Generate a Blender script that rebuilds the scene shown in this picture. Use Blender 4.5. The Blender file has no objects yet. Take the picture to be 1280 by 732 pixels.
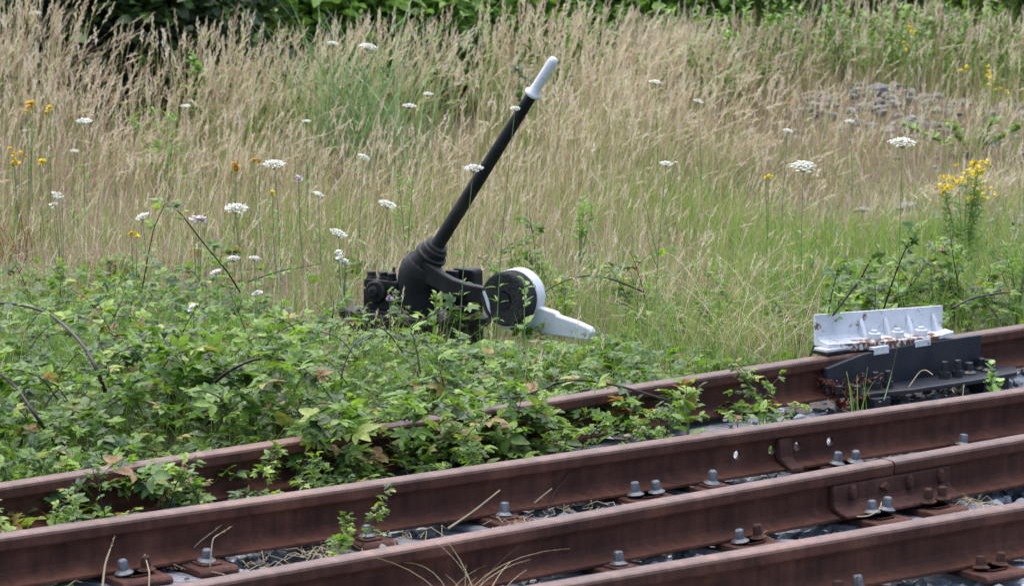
import bpy, bmesh, math, random
import numpy as np
from mathutils import Vector, Matrix
random.seed(7); rng = np.random.default_rng(11)
scene = bpy.context.scene
COL = scene.collection
R = math.radians
PI = math.pi

# ------------------------------------------------------------------ camera numbers
F = 4600.0; CX = 640.0; CY = 366.0
PITCH = math.atan((366 + 350) / F); CZ = 2.47
CC, SS = math.cos(PITCH), math.sin(PITCH)

def ray(px, py):
    v = -(py - CY) / F
    return np.array([(px - CX) / F, CC + v * SS, -SS + v * CC])
def onz(px, py, z):
    d = ray(px, py); t = (z - CZ) / d[2]
    return np.array([0, 0, CZ]) + d * t
def aty(px, py, y):
    d = ray(px, py)
    return np.array([0, 0, CZ]) + d * (y / d[1])

# ------------------------------------------------------------------ helpers
def tag(o, label=None, cat=None, group=None, kind=None):
    if label: o['label'] = label
    if cat: o['category'] = cat
    if group: o['group'] = group
    if kind: o['kind'] = kind
    return o
def empty(name, loc=(0, 0, 0), rz=0.0):
    o = bpy.data.objects.new(name, None); COL.objects.link(o)
    o.location = loc; o.rotation_euler = (0, 0, rz); o.empty_display_size = 0.1
    return o
def link_mesh(name, me, mat, parent=None):
    o = bpy.data.objects.new(name, me); COL.objects.link(o)
    if mat is not None:
        for m in (mat if isinstance(mat, (list, tuple)) else [mat]):
            me.materials.append(m)
    if parent is not None: o.parent = parent
    return o
def copy_thing(o):
    c = o.copy(); COL.objects.link(c)
    for ch in list(o.children):
        k = ch.copy(); COL.objects.link(k); k.parent = c
    return c

class Geo:
    """collects vertex / face arrays of one mesh"""
    def __init__(s): s.v = []; s.f = {}; s.t = []; s.n = 0
    def add(s, verts, faces, tint=0.5):
        verts = np.asarray(verts, float).reshape(-1, 3)
        s.v.append(verts)
        s.t.append(np.broadcast_to(np.asarray(tint, float), (len(verts),)).copy())
        groups = {}
        if isinstance(faces, np.ndarray): groups[faces.shape[1]] = [faces]
        else:
            for f in faces: groups.setdefault(len(f), []).append(f)
            groups = {k: [np.array(a)] for k, a in groups.items()}
        for k, a in groups.items():
            for b in a: s.f.setdefault(k, []).append(b + s.n)
        s.n += len(verts)
    def mesh(s, name, smooth=False):
        me = bpy.data.meshes.new(name)
        if not s.v: return me
        V = np.concatenate(s.v); T = np.concatenate(s.t)
        me.vertices.add(len(V)); me.vertices.foreach_set('co', V.astype(np.float32).ravel())
        idx = []; start = []; tot = 0
        for k, a in s.f.items():
            A = np.concatenate(a); idx.append(A.ravel())
            start.append(tot + np.arange(len(A)) * k); tot += A.size
        idx = np.concatenate(idx).astype(np.int32); start = np.concatenate(start).astype(np.int32)
        me.loops.add(len(idx)); me.loops.foreach_set('vertex_index', idx)
        me.polygons.add(len(start)); me.polygons.foreach_set('loop_start', start)
        at = me.attributes.new('tint', 'FLOAT', 'POINT'); at.data.foreach_set('value', T.astype(np.float32))
        me.polygons.foreach_set('use_smooth', np.full(len(start), smooth))
        me.update(calc_edges=True); me.validate()
        return me
    def build(s, name, mat, parent=None, smooth=False, bevel=0.0):
        o = link_mesh(name, s.mesh(name, smooth), mat, parent)
        if bevel:
            m = o.modifiers.new('bevel', 'BEVEL'); m.width = bevel; m.segments = 2
            m.limit_method = 'ANGLE'; m.angle_limit = R(35)
        return o

def box(g, x0, x1, y0, y1, z0, z1, tint=.5):
    v = [(x0, y0, z0), (x1, y0, z0), (x1, y1, z0), (x0, y1, z0), (x0, y0, z1), (x1, y0, z1), (x1, y1, z1), (x0, y1, z1)]
    g.add(v, np.array([(0, 3, 2, 1), (4, 5, 6, 7), (0, 1, 5, 4), (1, 2, 6, 5), (2, 3, 7, 6), (3, 0, 4, 7)]), tint)
def prism(g, poly, axis, a0, a1, tint=.5):
    """extrude a 2D polygon; axis 'y': poly is (x,z); axis 'z': poly is (x,y); axis 'x': poly is (y,z)"""
    n = len(poly)
    def P(p, a):
        return {'y': (p[0], a, p[1]), 'z': (p[0], p[1], a), 'x': (a, p[0], p[1])}[axis]
    v = [P(p, a0) for p in poly] + [P(p, a1) for p in poly]
    f = [tuple(range(n)), tuple(range(2 * n - 1, n - 1, -1))]
    f += [((i + 1) % n, i, n + i, n + (i + 1) % n) for i in range(n)]
    g.add(v, f, tint)
def sweep(g, pts, rad, sides=16, caps=True, tint=.5, ref=(0, 1, 0), sx=1.0):
    """tube through pts with a radius at each"""
    pts = np.asarray(pts, float); n = len(pts)
    rad = np.broadcast_to(np.asarray(rad, float), (n,))
    tg = np.gradient(pts, axis=0) if n > 2 else np.repeat((pts[1] - pts[0])[None], n, 0)
    tg /= np.linalg.norm(tg, axis=1)[:, None] + 1e-12
    ref = np.asarray(ref, float)
    b = np.cross(tg, ref); l = np.linalg.norm(b, axis=1)
    b[l < 1e-3] = np.cross(tg[l < 1e-3], (1., .2, 0))
    b /= np.linalg.norm(b, axis=1)[:, None]
    c = np.cross(tg, b)
    a = np.arange(sides) * 2 * PI / sides
    ring = np.cos(a)[None, :, None] * b[:, None, :] * sx + np.sin(a)[None, :, None] * c[:, None, :]
    V = (pts[:, None, :] + ring * rad[:, None, None]).reshape(-1, 3)
    i, j = np.meshgrid(np.arange(n - 1), np.arange(sides), indexing='ij')
    q = np.stack([i * sides + j, i * sides + (j + 1) % sides, (i + 1) * sides + (j + 1) % sides, (i + 1) * sides + j], -1).reshape(-1, 4)
    f = [tuple(x) for x in q]
    if caps: f += [tuple(range(sides - 1, -1, -1)), tuple(range((n - 1) * sides, n * sides))]
    g.add(V, f, tint)
def lathe(g, prof, origin, axis=(0, 0, 1), sides=24, tint=.5):
    """prof: (radius, height) pairs along the axis"""
    o = np.asarray(origin, float); ax = np.asarray(axis, float); ax /= np.linalg.norm(ax)
    t = np.array((1., 0, 0)) if abs(ax[0]) < .8 else np.array((0, 1., 0))
    b = np.cross(ax, t); b /= np.linalg.norm(b); c = np.cross(ax, b)
    a = np.arange(sides) * 2 * PI / sides
    V = []
    for r, h in prof:
        V.append(o + ax * h + r * (np.cos(a)[:, None] * b + np.sin(a)[:, None] * c))
    n = len(prof); V = np.concatenate(V)
    f = []
    for i in range(n - 1):
        for j in range(sides):
            f.append((i * sides + j, i * sides + (j + 1) % sides, (i + 1) * sides + (j + 1) % sides, (i + 1) * sides + j))
    f += [tuple(range(sides - 1, -1, -1)), tuple(range((n - 1) * sides, n * sides))]
    g.add(V, f, tint)

def vnoise(x, y, s=1.0, seed=0):
    """smooth value noise in 0..1"""
    x = np.asarray(x, float) / s; y = np.asarray(y, float) / s
    xi = np.floor(x); yi = np.floor(y); fx = x - xi; fy = y - yi
    fx = fx * fx * (3 - 2 * fx); fy = fy * fy * (3 - 2 * fy)
    def h(a, b):
        k = np.sin(a * 127.1 + b * 311.7 + seed * 74.7) * 43758.5453
        return k - np.floor(k)
    return (h(xi, yi) * (1 - fx) + h(xi + 1, yi) * fx) * (1 - fy) + (h(xi, yi + 1) * (1 - fx) + h(xi + 1, yi + 1) * fx) * fy
def sstep(x, a, b):
    t = np.clip((np.asarray(x, float) - a) / (b - a), 0, 1)
    return t * t * (3 - 2 * t)

# ------------------------------------------------------------------ materials
def new_mat(name):
    m = bpy.data.materials.new(name); m.use_nodes = True
    nt = m.node_tree
    return m, nt, nt.nodes['Principled BSDF'], nt.nodes['Material Output']
def N(nt, t, **k):
    n = nt.nodes.new(t)
    for a, b in k.items():
        if a.startswith('i_'): n.inputs[a[2:].replace('_', ' ')].default_value = b
        else: setattr(n, a, b)
    return n
def ramp(nt, stops, src=None):
    r = nt.nodes.new('ShaderNodeValToRGB'); e = r.color_ramp.elements
    while len(e) < len(stops): e.new(.5)
    for el, (p, c) in zip(e, stops):
        el.position = p; el.color = (*c, 1)
    if src is not None: nt.links.new(src, r.inputs[0])
    return r
def noise(nt, scale, detail=4, rough=.6, vec=None):
    n = N(nt, 'ShaderNodeTexNoise'); n.inputs['Scale'].default_value = scale
    n.inputs['Detail'].default_value = detail; n.inputs['Roughness'].default_value = rough
    if vec is not None: nt.links.new(vec, n.inputs['Vector'])
    return n
def mixc(nt, fac, a, b, mode='MIX'):
    m = N(nt, 'ShaderNodeMix', data_type='RGBA', blend_type=mode)
    for s, k in ((fac, 0), (a, 6), (b, 7)):
        if hasattr(s, 'is_linked'): nt.links.new(s, m.inputs[k])
        elif k == 0: m.inputs[0].default_value = s
        else: m.inputs[k].default_value = (*s, 1)
    return m.outputs[2]
def bump(nt, h, bs, strength=.4, dist=.004):
    b = N(nt, 'ShaderNodeBump'); b.inputs['Strength'].default_value = strength; b.inputs['Distance'].default_value = dist
    nt.links.new(h, b.inputs['Height']); nt.links.new(b.outputs[0], bs.inputs['Normal'])
def pos(nt, which='Object'):
    return nt.nodes.new('ShaderNodeTexCoord').outputs[which]

def mat_rust(name, stops, rough=.8, scale=9, speck=(.095, .045, .028), spec=.25):
    m, nt, b, out = new_mat(name); p = pos(nt)
    n1 = noise(nt, scale, 6, .65, p); r1 = ramp(nt, stops, n1.outputs[0])
    n2 = noise(nt, scale * 14, 3, .7, p); r2 = ramp(nt, [(.52, (0, 0, 0)), (.75, (1, 1, 1))], n2.outputs[0])
    mf = N(nt, 'ShaderNodeMath', operation='MULTIPLY'); mf.inputs[1].default_value = .45
    nt.links.new(r2.outputs[0], mf.inputs[0])
    c = mixc(nt, mf.outputs[0], r1.outputs[0], speck)
    # streaks that run down the web
    mp = N(nt, 'ShaderNodeMapping'); mp.inputs['Scale'].default_value = (28, 28, 1.6); nt.links.new(p, mp.inputs[0])
    n3 = noise(nt, 1, 3, .6, mp.outputs[0]); r3 = ramp(nt, [(.32, (.62, .60, .62)), (.7, (1.25, 1.2, 1.15))], n3.outputs[0])
    c = mixc(nt, .8, c, r3.outputs[0], 'MULTIPLY')
    n4 = noise(nt, 1.7, 5, .65, p); c = mixc(nt, 1.0, c, ramp(nt, [(.3, (.66, .64, .66)), (.7, (1.36, 1.34, 1.3))], n4.outputs[0]).outputs[0], 'MULTIPLY')
    n7 = noise(nt, 55, 5, .75, p); c = mixc(nt, ramp(nt, [(.60, (0, 0, 0)), (.68, (.6, .6, .6))], n7.outputs[0]).outputs[0], c, (.03, .017, .014))
    nt.links.new(c, b.inputs['Base Color'])
    b.inputs['Roughness'].default_value = rough; b.inputs['Specular IOR Level'].default_value = spec
    bump(nt, n2.outputs[0], b, .5, .002)
    return m
M = {}
M['rail'] = mat_rust('rusted rail steel', [(.28, (.042, .0165, .0120)), (.5, (.084, .0315, .0200)), (.66, (.108, .044, .028)), (.8, (.14, .064, .042))], .75, 7)
M['rail_top'] = mat_rust('rail head film rust', [(.28, (.080, .037, .027)), (.5, (.125, .064, .046)), (.75, (.185, .105, .078))], .5, 11, (.09, .045, .035), .45)
M['plate'] = mat_rust('rusted plate', [(.3, (.044, .019, .015)), (.55, (.070, .031, .024)), (.75, (.115, .055, .038))], .85, 16)
M['rust_bolt'] = mat_rust('rusted bolt', [(.3, (.046, .022, .017)), (.55, (.075, .036, .026)), (.75, (.12, .06, .04))], .85, 30, (.14, .07, .04))
def mat_paint(name, col, alt, chip, rough, scale=14, amt=.62, chipcol2=None, spec=.4, edge=None, dust=None, bs=.45):
    m, nt, b, out = new_mat(name); p = pos(nt)
    n1 = noise(nt, scale, 6, .7, p)
    c = ramp(nt, [(.35, alt), (.6, col)], n1.outputs[0]).outputs[0]
    n2 = noise(nt, scale * 2.7, 8, .75, p); r2 = ramp(nt, [(amt, (0, 0, 0)), (amt + .06, (1, 1, 1))], n2.outputs[0])
    c = mixc(nt, r2.outputs[0], c, chip)
    if dust:
        n5 = noise(nt, 5, 5, .65, p); c = mixc(nt, ramp(nt, [(.48, (0, 0, 0)), (.75, (.8, .8, .8))], n5.outputs[0]).outputs[0], c, dust)
    if edge:
        bv = nt.nodes.new('ShaderNodeBevel'); bv.samples = 4; bv.inputs['Radius'].default_value = .008; gn = nt.nodes.new('ShaderNodeNewGeometry')
        dt = N(nt, 'ShaderNodeVectorMath', operation='DOT_PRODUCT'); nt.links.new(bv.outputs[0], dt.inputs[0]); nt.links.new(gn.outputs['Normal'], dt.inputs[1])
        ed = ramp(nt, [(.80, (1, 1, 1)), (.97, (0, 0, 0))], dt.outputs['Value'])
        n6 = noise(nt, 30, 4, .7, p); em = mixc(nt, 1.0, ed.outputs[0], ramp(nt, [(.45, (0, 0, 0)), (.6, (.85, .85, .85))], n6.outputs[0]).outputs[0], 'MULTIPLY')
        c = mixc(nt, em, c, edge)
    nt.links.new(c, b.inputs['Base Color'])
    rr = ramp(nt, [(0, (rough,) * 3), (1, (.9,) * 3)], r2.outputs[0]); nt.links.new(rr.outputs[0], b.inputs['Roughness'])
    b.inputs['Specular IOR Level'].default_value = spec
    bump(nt, n2.outputs[0], b, bs, .004 + .008 * (bs > .5))
    return m
M['black'] = mat_paint('weathered black paint', (.0065, .007, .009), (.013, .013, .0145), (.06, .042, .03), .5, 12, .64, spec=.2, edge=(.13, .105, .09), dust=(.045, .037, .031))
M['black_rough'] = mat_paint('pitted black casting', (.015, .015, .016), (.045, .044, .042), (.10, .09, .08), .7, 55, .56, spec=.2, edge=(.13, .12, .10), dust=(.045, .04, .034), bs=1.0)
M['navy'] = mat_paint('blue black paint on steel', (.0105, .0155, .025), (.018, .022, .030), (.05, .033, .022), .42, 8, .64, spec=.35, edge=(.12, .09, .08), dust=(.045, .04, .036))
M['white'] = mat_paint('weathered white paint', (.64, .66, .70), (.53, .545, .57), (.20, .17, .13), .45, 13, .595, edge=(.2, .16, .13), dust=(.5, .49, .47))
M['white_rust'] = mat_paint('white paint with rust chips', (.64, .66, .70), (.53, .545, .57), (.16, .08, .04), .5, 9, .575, edge=(.17, .085, .045), dust=(.46, .44, .42))
M['rust_edge'] = mat_paint('rust stained white edge', (.15, .062, .028), (.08, .036, .02), (.55, .55, .56), .8, 16, .50)
m, nt, b, out = new_mat('galvanised steel'); n1 = noise(nt, 60, 3, .6, pos(nt))
n2 = noise(nt, 38, 5, .7, pos(nt)); oi = N(nt, 'ShaderNodeObjectInfo'); ad = N(nt, 'ShaderNodeMath', operation='MULTIPLY_ADD'); ad.inputs[1].default_value = .16; nt.links.new(oi.outputs['Random'], ad.inputs[0]); nt.links.new(n2.outputs[0], ad.inputs[2])
nt.links.new(mixc(nt, ramp(nt, [(.56, (0, 0, 0)), (.72, (.9, .9, .9))], ad.outputs[0]).outputs[0], ramp(nt, [(.35, (.11, .122, .135)), (.7, (.21, .23, .25))], n1.outputs[0]).outputs[0], (.085, .055, .042)), b.inputs['Base Color'])
b.inputs['Metallic'].default_value = .35; b.inputs['Roughness'].default_value = .5; M['galv'] = m
m, nt, b, out = new_mat('black bolt'); b.inputs['Base Color'].default_value = (.016, .018, .022, 1); b.inputs['Roughness'].default_value = .42; M['blackbolt'] = m
m, nt, b, out = new_mat('hole shade black'); b.inputs['Base Color'].default_value = (.004, .004, .004, 1); b.inputs['Roughness'].default_value = .9; M['hole'] = m  # near-black that puts the shade inside a hole into the colour
# sleeper wood
m, nt, b, out = new_mat('weathered sleeper wood'); p = pos(nt)
mp = N(nt, 'ShaderNodeMapping'); mp.inputs['Scale'].default_value = (3, 60, 60); nt.links.new(p, mp.inputs[0])
n1 = noise(nt, 1, 6, .7, mp.outputs[0])
nt.links.new(ramp(nt, [(.3, (.07, .07, .075)), (.5, (.21, .21, .23)), (.72, (.40, .40, .43))], n1.outputs[0]).outputs[0], b.inputs['Base Color'])
b.inputs['Roughness'].default_value = .9; bump(nt, n1.outputs[0], b, .9, .012); M['wood'] = m
# stones
m, nt, b, out = new_mat('ballast stone')
at = N(nt, 'ShaderNodeAttribute', attribute_name='tint'); r1 = ramp(nt, [(0, (.08, .088, .10)), (.5, (.19, .21, .235)), (.85, (.34, .37, .40)), (1, (.28, .23, .19))], at.outputs['Fac'])
n1 = noise(nt, 45, 4, .7, pos(nt)); c = mixc(nt, .6, r1.outputs[0], ramp(nt, [(.3, (.6, .6, .6)), (.7, (1.25, 1.25, 1.25))], n1.outputs[0]).outputs[0], 'MULTIPLY')
nt.links.new(c, b.inputs['Base Color']); b.inputs['Roughness'].default_value = .8; bump(nt, n1.outputs[0], b, .6, .006); M['stone'] = m

def mat_leaf(name, stops, rough=.42, transl=.3, rnd=.25, spec=.5, var=.35, tboost=1.3):
    m, nt, b, out = new_mat(name)
    at = N(nt, 'ShaderNodeAttribute', attribute_name='tint')
    oi = N(nt, 'ShaderNodeObjectInfo')
    a1 = N(nt, 'ShaderNodeMath', operation='SUBTRACT'); a1.inputs[1].default_value = .5; nt.links.new(oi.outputs['Random'], a1.inputs[0])
    a2 = N(nt, 'ShaderNodeMath', operation='MULTIPLY_ADD'); a2.inputs[1].default_value = rnd
    nt.links.new(a1.outputs[0], a2.inputs[0]); nt.links.new(at.outputs['Fac'], a2.inputs[2])
    r1 = ramp(nt, stops, a2.outputs[0])
    n1 = noise(nt, 35, 3, .6, pos(nt)); lo, hi = 1 - var, 1 + var
    c = mixc(nt, 1.0, r1.outputs[0], ramp(nt, [(.3, (lo,) * 3), (.7, (hi,) * 3)], n1.outputs[0]).outputs[0], 'MULTIPLY')
    nt.links.new(c, b.inputs['Base Color']); b.inputs['Roughness'].default_value = rough; b.inputs['Specular IOR Level'].default_value = spec
    tr = N(nt, 'ShaderNodeBsdfTranslucent'); tc = mixc(nt, 1.0, c, (tboost, tboost * 1.05, tboost * .7), 'MULTIPLY'); nt.links.new(tc, tr.inputs[0])
    mx = N(nt, 'ShaderNodeMixShader'); mx.inputs[0].default_value = transl
    nt.links.new(b.outputs[0], mx.inputs[1]); nt.links.new(tr.outputs[0], mx.inputs[2]); nt.links.new(mx.outputs[0], out.inputs[0])
    return m
M['bramble'] = mat_leaf('bramble leaf', [(0, (.05, .09, .024)), (.2, (.10, .165, .062)), (.4, (.105, .195, .030)), (.65, (.170, .285, .038)), (.86, (.24, .35, .050)), (.95, (.32, .33, .08)), (1, (.26, .15, .06))], .42, .36, .3, .42)  # the pale bluish stop puts sky sheen into the leaf colour
M['weed'] = mat_leaf('weed leaf', [(0, (.10, .19, .04)), (.5, (.17, .30, .06)), (1, (.26, .38, .10))], .5, .3)
M['green_grass'] = mat_leaf('green grass', [(0, (.08, .16, .03)), (.5, (.17, .28, .05)), (.8, (.29, .36, .09)), (1, (.44, .40, .17))], .5, .3, 0, .4, .15)
M['straw'] = mat_leaf('dry grass', [(0, (.13, .085, .062)), (.2, (.31, .205, .15)), (.36, (.45, .325, .245)), (.5, (.62, .51, .40)), (.62, (.72, .63, .52)), (.75, (.42, .42, .18)), (1, (.21, .31, .08))], .7, .3, 0, .2, .12, 1.15)
M['straw_pale'] = mat_leaf('bleached grass', [(0, (.4, .31, .19)), (.6, (.55, .46, .3)), (1, (.62, .56, .4))], .65, .25, 0, .25, .1, 1.1)
M['hedge_dark'] = mat_leaf('dark hedge leaf', [(0, (.015, .028, .011)), (.5, (.04, .07, .022)), (.8, (.09, .16, .04)), (1, (.2, .3, .07))], .45, .2, .3)
M['hedge_light'] = mat_leaf('light hedge leaf', [(0, (.12, .22, .035)), (.5, (.22, .38, .055)), (1, (.32, .48, .10))], .45, .35, .3)
M['sedge'] = mat_leaf('blue green blade', [(0, (.12, .20, .07)), (.5, (.24, .35, .16)), (1, (.40, .49, .30))], .4, .25, .1, .5)
M['flower_white'] = mat_leaf('white floret', [(0, (.72, .66, .70)), (.5, (.8, .8, .8)), (1, (.82, .82, .80))], .7, .25, 0, .2, .05, 1.0)
M['flower_yellow'] = mat_leaf('yellow floret', [(0, (.55, .27, .02)), (.5, (.76, .58, .03)), (1, (.82, .72, .08))], .6, .25, 0, .2, .1, 1.0)
M['flower_pink'] = mat_leaf('pale pink petal', [(0, (.6, .45, .6)), (1, (.8, .74, .8))], .6, .3, 0, .2, .05, 1.0)
M['red_weed'] = mat_leaf('red stem', [(0, (.12, .022, .02)), (.5, (.2, .045, .03)), (1, (.3, .12, .07))], .6, .2, 0, .3)
M['brown_head'] = mat_leaf('brown seed head', [(0, (.035, .02, .012)), (1, (.11, .06, .035))], .8, .1, 0, .2)
def mat_plain(name, stops, scale, rough, strength=.4, dist=.005, extra=None):
    m, nt, b, out = new_mat(name); n1 = noise(nt, scale, 6, .65, pos(nt))
    nt.links.new(ramp(nt, stops, n1.outputs[0]).outputs[0], b.inputs['Base Color']); b.inputs['Roughness'].default_value = rough
    bump(nt, n1.outputs[0], b, strength, dist); return m
M['cane'] = mat_plain('purple brown bramble stem', [(.35, (.014, .007, .008)), (.7, (.048, .021, .021))], 40, .55)
M['green_stem'] = mat_plain('green stem', [(.35, (.10, .15, .05)), (.7, (.18, .24, .10))], 40, .6)
M['bark'] = mat_plain('bark', [(.35, (.03, .022, .015)), (.7, (.09, .065, .045))], 20, .9)
M['mound'] = mat_plain('grey bare earth', [(.3, (.12, .112, .105)), (.55, (.27, .255, .24)), (.75, (.44, .42, .40))], 9, .95, .9, .05)
# ground: dark dirt in the track, brown thatch in the field
m, nt, b, out = new_mat('ground soil'); geo = N(nt, 'ShaderNodeNewGeometry')
dp = N(nt, 'ShaderNodeVectorMath', operation='DOT_PRODUCT'); dp.inputs[1].default_value = (-.6342, .7732, 0); nt.links.new(geo.outputs['Position'], dp.inputs[0])
mr = N(nt, 'ShaderNodeMapRange'); mr.inputs[1].default_value = 9.5; mr.inputs[2].default_value = 10.1; nt.links.new(dp.outputs['Value'], mr.inputs[0])
n1 = noise(nt, 22, 6, .7, geo.outputs['Position']); n2 = noise(nt, 1.1, 4, .6, geo.outputs['Position'])
tr = ramp(nt, [(.3, (.04, .038, .038)), (.7, (.12, .112, .11))], n1.outputs[0])
fd = ramp(nt, [(.3, (.055, .038, .026)), (.7, (.19, .13, .085))], n1.outputs[0])
fd2 = mixc(nt, ramp(nt, [(.4, (0, 0, 0)), (.65, (1, 1, 1))], n2.outputs[0]).outputs[0], fd.outputs[0], (.085, .085, .035))
nt.links.new(mixc(nt, mr.outputs[0], tr.outputs[0], fd2), b.inputs['Base Color']); b.inputs['Roughness'].default_value = .95
bump(nt, n1.outputs[0], b, .8, .03); M['ground'] = m

# ------------------------------------------------------------------ track frame
RT = .17
LINES = {1: ((20, 598), (1280, 403)), 2: ((0, 664), (1280, 482)), 3: ((205, 730), (1280, 540)), 4: ((640, 732), (1280, 624))}
RL = {}
for k, (a, c) in LINES.items():
    A = onz(*a, RT); B = onz(*c, RT); d = (B - A)[:2]; L = np.linalg.norm(d); d = d / L; n = np.array([-d[1], d[0]])
    RL[k] = dict(o=A[:2] - n * .035, d=d, n=n, L=L, ang=math.atan2(d[1], d[0]))
UD = np.array([.77317, .63420]); VD = np.array([-.63420, .77317])
def rail_s(k, px, z, t=0.0):
    """distance along rail k where the line at offset t and height z crosses picture column px"""
    r = RL[k]; o = r['o'] + r['n'] * t; a = (px - CX) / F
    # x = a*dep, dep = y*CC - (z-CZ)*SS
    return (a * (o[1] * CC - (z - CZ) * SS) - o[0]) / (r['d'][0] - a * r['d'][1] * CC)
def rail_p(k, s, t=0.0):
    r = RL[k]; return r['o'] + r['d'] * s + r['n'] * t

def terrain(x, y):
    x = np.asarray(x, float); y = np.asarray(y, float)
    v = -.6342 * x + .77317 * y
    z = -.045 + sstep(v, 9.55, 10.3) * .06
    z = z + sstep(v, 10, 11) * (vnoise(x, y, 1.3, 3) - .5) * .10
    z = z + sstep(y, 21.6, 26.5) * (.25 + .75 * sstep(x, -1.5, 2.2)) * .35
    z = z + .27 * np.exp(-(((x - 2.2) / .62) ** 2 + ((y - 22.0) / .5) ** 2)) + .16 * np.exp(-(((x - 3.1) / .5) ** 2 + ((y - 21.6) / .5) ** 2))
    k = np.exp(-(((x + .2) / .75) ** 2 + ((y - 14.6) / .7) ** 2))
    z = z * (1 - k) - .02 * k
    return z

# ------------------------------------------------------------------ ground sheet
xs = np.concatenate([np.array([-400, -200, -100, -50, -25, -15, -10]), np.arange(-8, 8.01, .16), np.array([10, 15, 25, 50, 100, 200, 400])])
ys = np.concatenate([np.array([-300, -100, -40, -15, -5, 0, 4]), np.arange(7, 31, .16), np.array([33, 37, 45, 60, 100, 200, 400, 800])])
X, Y = np.meshgrid(xs, ys, indexing='ij')
Z = terrain(X, Y)
g = Geo(); nx, ny = X.shape
i, j = np.meshgrid(np.arange(nx - 1), np.arange(ny - 1), indexing='ij')
g.add(np.stack([X, Y, Z], -1), np.stack([i * ny + j, (i + 1) * ny + j, (i + 1) * ny + j + 1, i * ny + j + 1], -1).reshape(-1, 4))
tag(g.build('ground', M['ground'], smooth=True), kind='structure')

# ------------------------------------------------------------------ sleepers (timbers lie skew to the rails)
SKD = np.array([-.917, .399])
def sleeper(w, label):
    # w = position along the track where the timber passes below the joined rail
    c = UD * w + VD * 8.0
    ang = math.atan2(SKD[1], SKD[0])
    root = empty('sleeper', (c[0], c[1], 0), ang)
    g = Geo(); n = 40
    xs = np.linspace(-1.5, 2.35, n)
    for k in range(n - 1): pass
    prof = [(-.118, -.14), (-.122, -.012), (-.112, -.001), (-.04, .001), (.03, -.001), (.11, .0), (.122, -.012), (.118, -.14)]
    V = []
    for x in xs:
        for (yy, zz) in prof: V.append((x, yy + random.uniform(-.003, .003), zz - 0.002 + random.uniform(-.002, .002)))
    m_ = len(prof); f = []
    for a in range(n - 1):
        for q in range(m_): f.append((a * m_ + q, a * m_ + (q + 1) % m_, (a + 1) * m_ + (q + 1) % m_, (a + 1) * m_ + q))
    f += [tuple(range(m_ - 1, -1, -1)), tuple(range((n - 1) * m_, n * m_))]
    g.add(V, f)
    o = g.build('timber', M['wood'], root)
    tag(root, label, 'sleeper', 'weathered timber sleepers under the rails')
for w, lab in ((6.22, 'grey timber sleeper nearest the lower left corner, beside brown leaf litter'),
               (6.97, 'grey timber sleeper passing left of the dry grass tuft'),
               (7.48, 'grey timber sleeper under the paired grey and rusty screws left of the fishplate'),
               (8.03, 'grey timber sleeper under the left end of the fishplate joint'),
               (8.31, 'grey timber sleeper under the right end of the fishplate joint'),
               (8.9, 'grey timber sleeper under the paired screws right of the web holes'),
               (9.42, 'grey timber sleeper farthest to the right under the second rail')):
    sleeper(w, lab)

# ------------------------------------------------------------------ rails
def rail_profile():
    half = [(.0, .02), (.062, .02), (.0655, .023), (.065, .030), (.03, .040), (.0125, .050), (.0085, .062), (.0085, .108), (.013, .122), (.0335, .129), (.035, .134), (.035, .158), (.032, .1655), (.024, .169), (.0, .1705)]
    return half
def make_rail(k, s0, s1, name='rail', parent=None, holes=None):
    half = rail_profile(); n = len(half)
    pr = [(-a, z) for a, z in half[1:-1]][::-1]      # left (near) side from top to bottom
    loop = [(a, z) for a, z in half[1:]] + [(-a, z) for a, z in half[1:-1]][::-1]
    m_ = len(loop); r = RL[k]
    seg = max(2, int((s1 - s0) / .25)); ss = np.linspace(s0, s1, seg + 1)
    V = []
    for s in ss:
        wob = .0012 * math.sin(s * 2.3 + k) + .0008 * math.sin(s * 5.1)
        for (a, z) in loop: V.append((s, a + wob, z))
    f = []; top = []
    for a in range(seg):
        for q in range(m_):
            f.append((a * m_ + q, (a + 1) * m_ + q, (a + 1) * m_ + (q + 1) % m_, a * m_ + (q + 1) % m_))
            zq = (loop[q][1] + loop[(q + 1) % m_][1]) / 2
            top.append(1 if zq > .161 else 0)
    f += [tuple(range(m_)), tuple(range((seg + 1) * m_ - 1, seg * m_ - 1, -1))]; top += [0, 0]
    bm = bmesh.new(); vs = [bm.verts.new(v) for v in V]
    for q, t in zip(f, top):
        fc = bm.faces.new([vs[x] for x in q]); fc.material_index = t
    bmesh.ops.recalc_face_normals(bm, faces=bm.faces)
    me = bpy.data.meshes.new(name); bm.to_mesh(me); bm.free()
    o = link_mesh(name, me, [M['rail'], M['rail_top']], parent)
    if holes:
        cb = Geo()
        for s in holes: lathe(cb, [(.0155, -.06), (.0155, .06)], (s, 0, .086), (0, 1, 0), 16)
        cut = cb.build('cutter', M['rail']); md = o.modifiers.new('b', 'BOOLEAN'); md.object = cut; md.operation = 'DIFFERENCE'; md.solver = 'EXACT'
        cut.parent = parent
        bpy.context.view_layer.update()
        ev = o.evaluated_get(bpy.context.evaluated_depsgraph_get()); nm = bpy.data.meshes.new_from_object(ev)
        o.modifiers.clear(); o.data = nm; bpy.data.objects.remove(cut)
    return o
def rail_root(k, label):
    r = RL[k]; root = empty('rail', (r['o'][0], r['o'][1], 0), r['ang'])
    return tag(root, label, 'rail', 'rusty rails')
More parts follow.
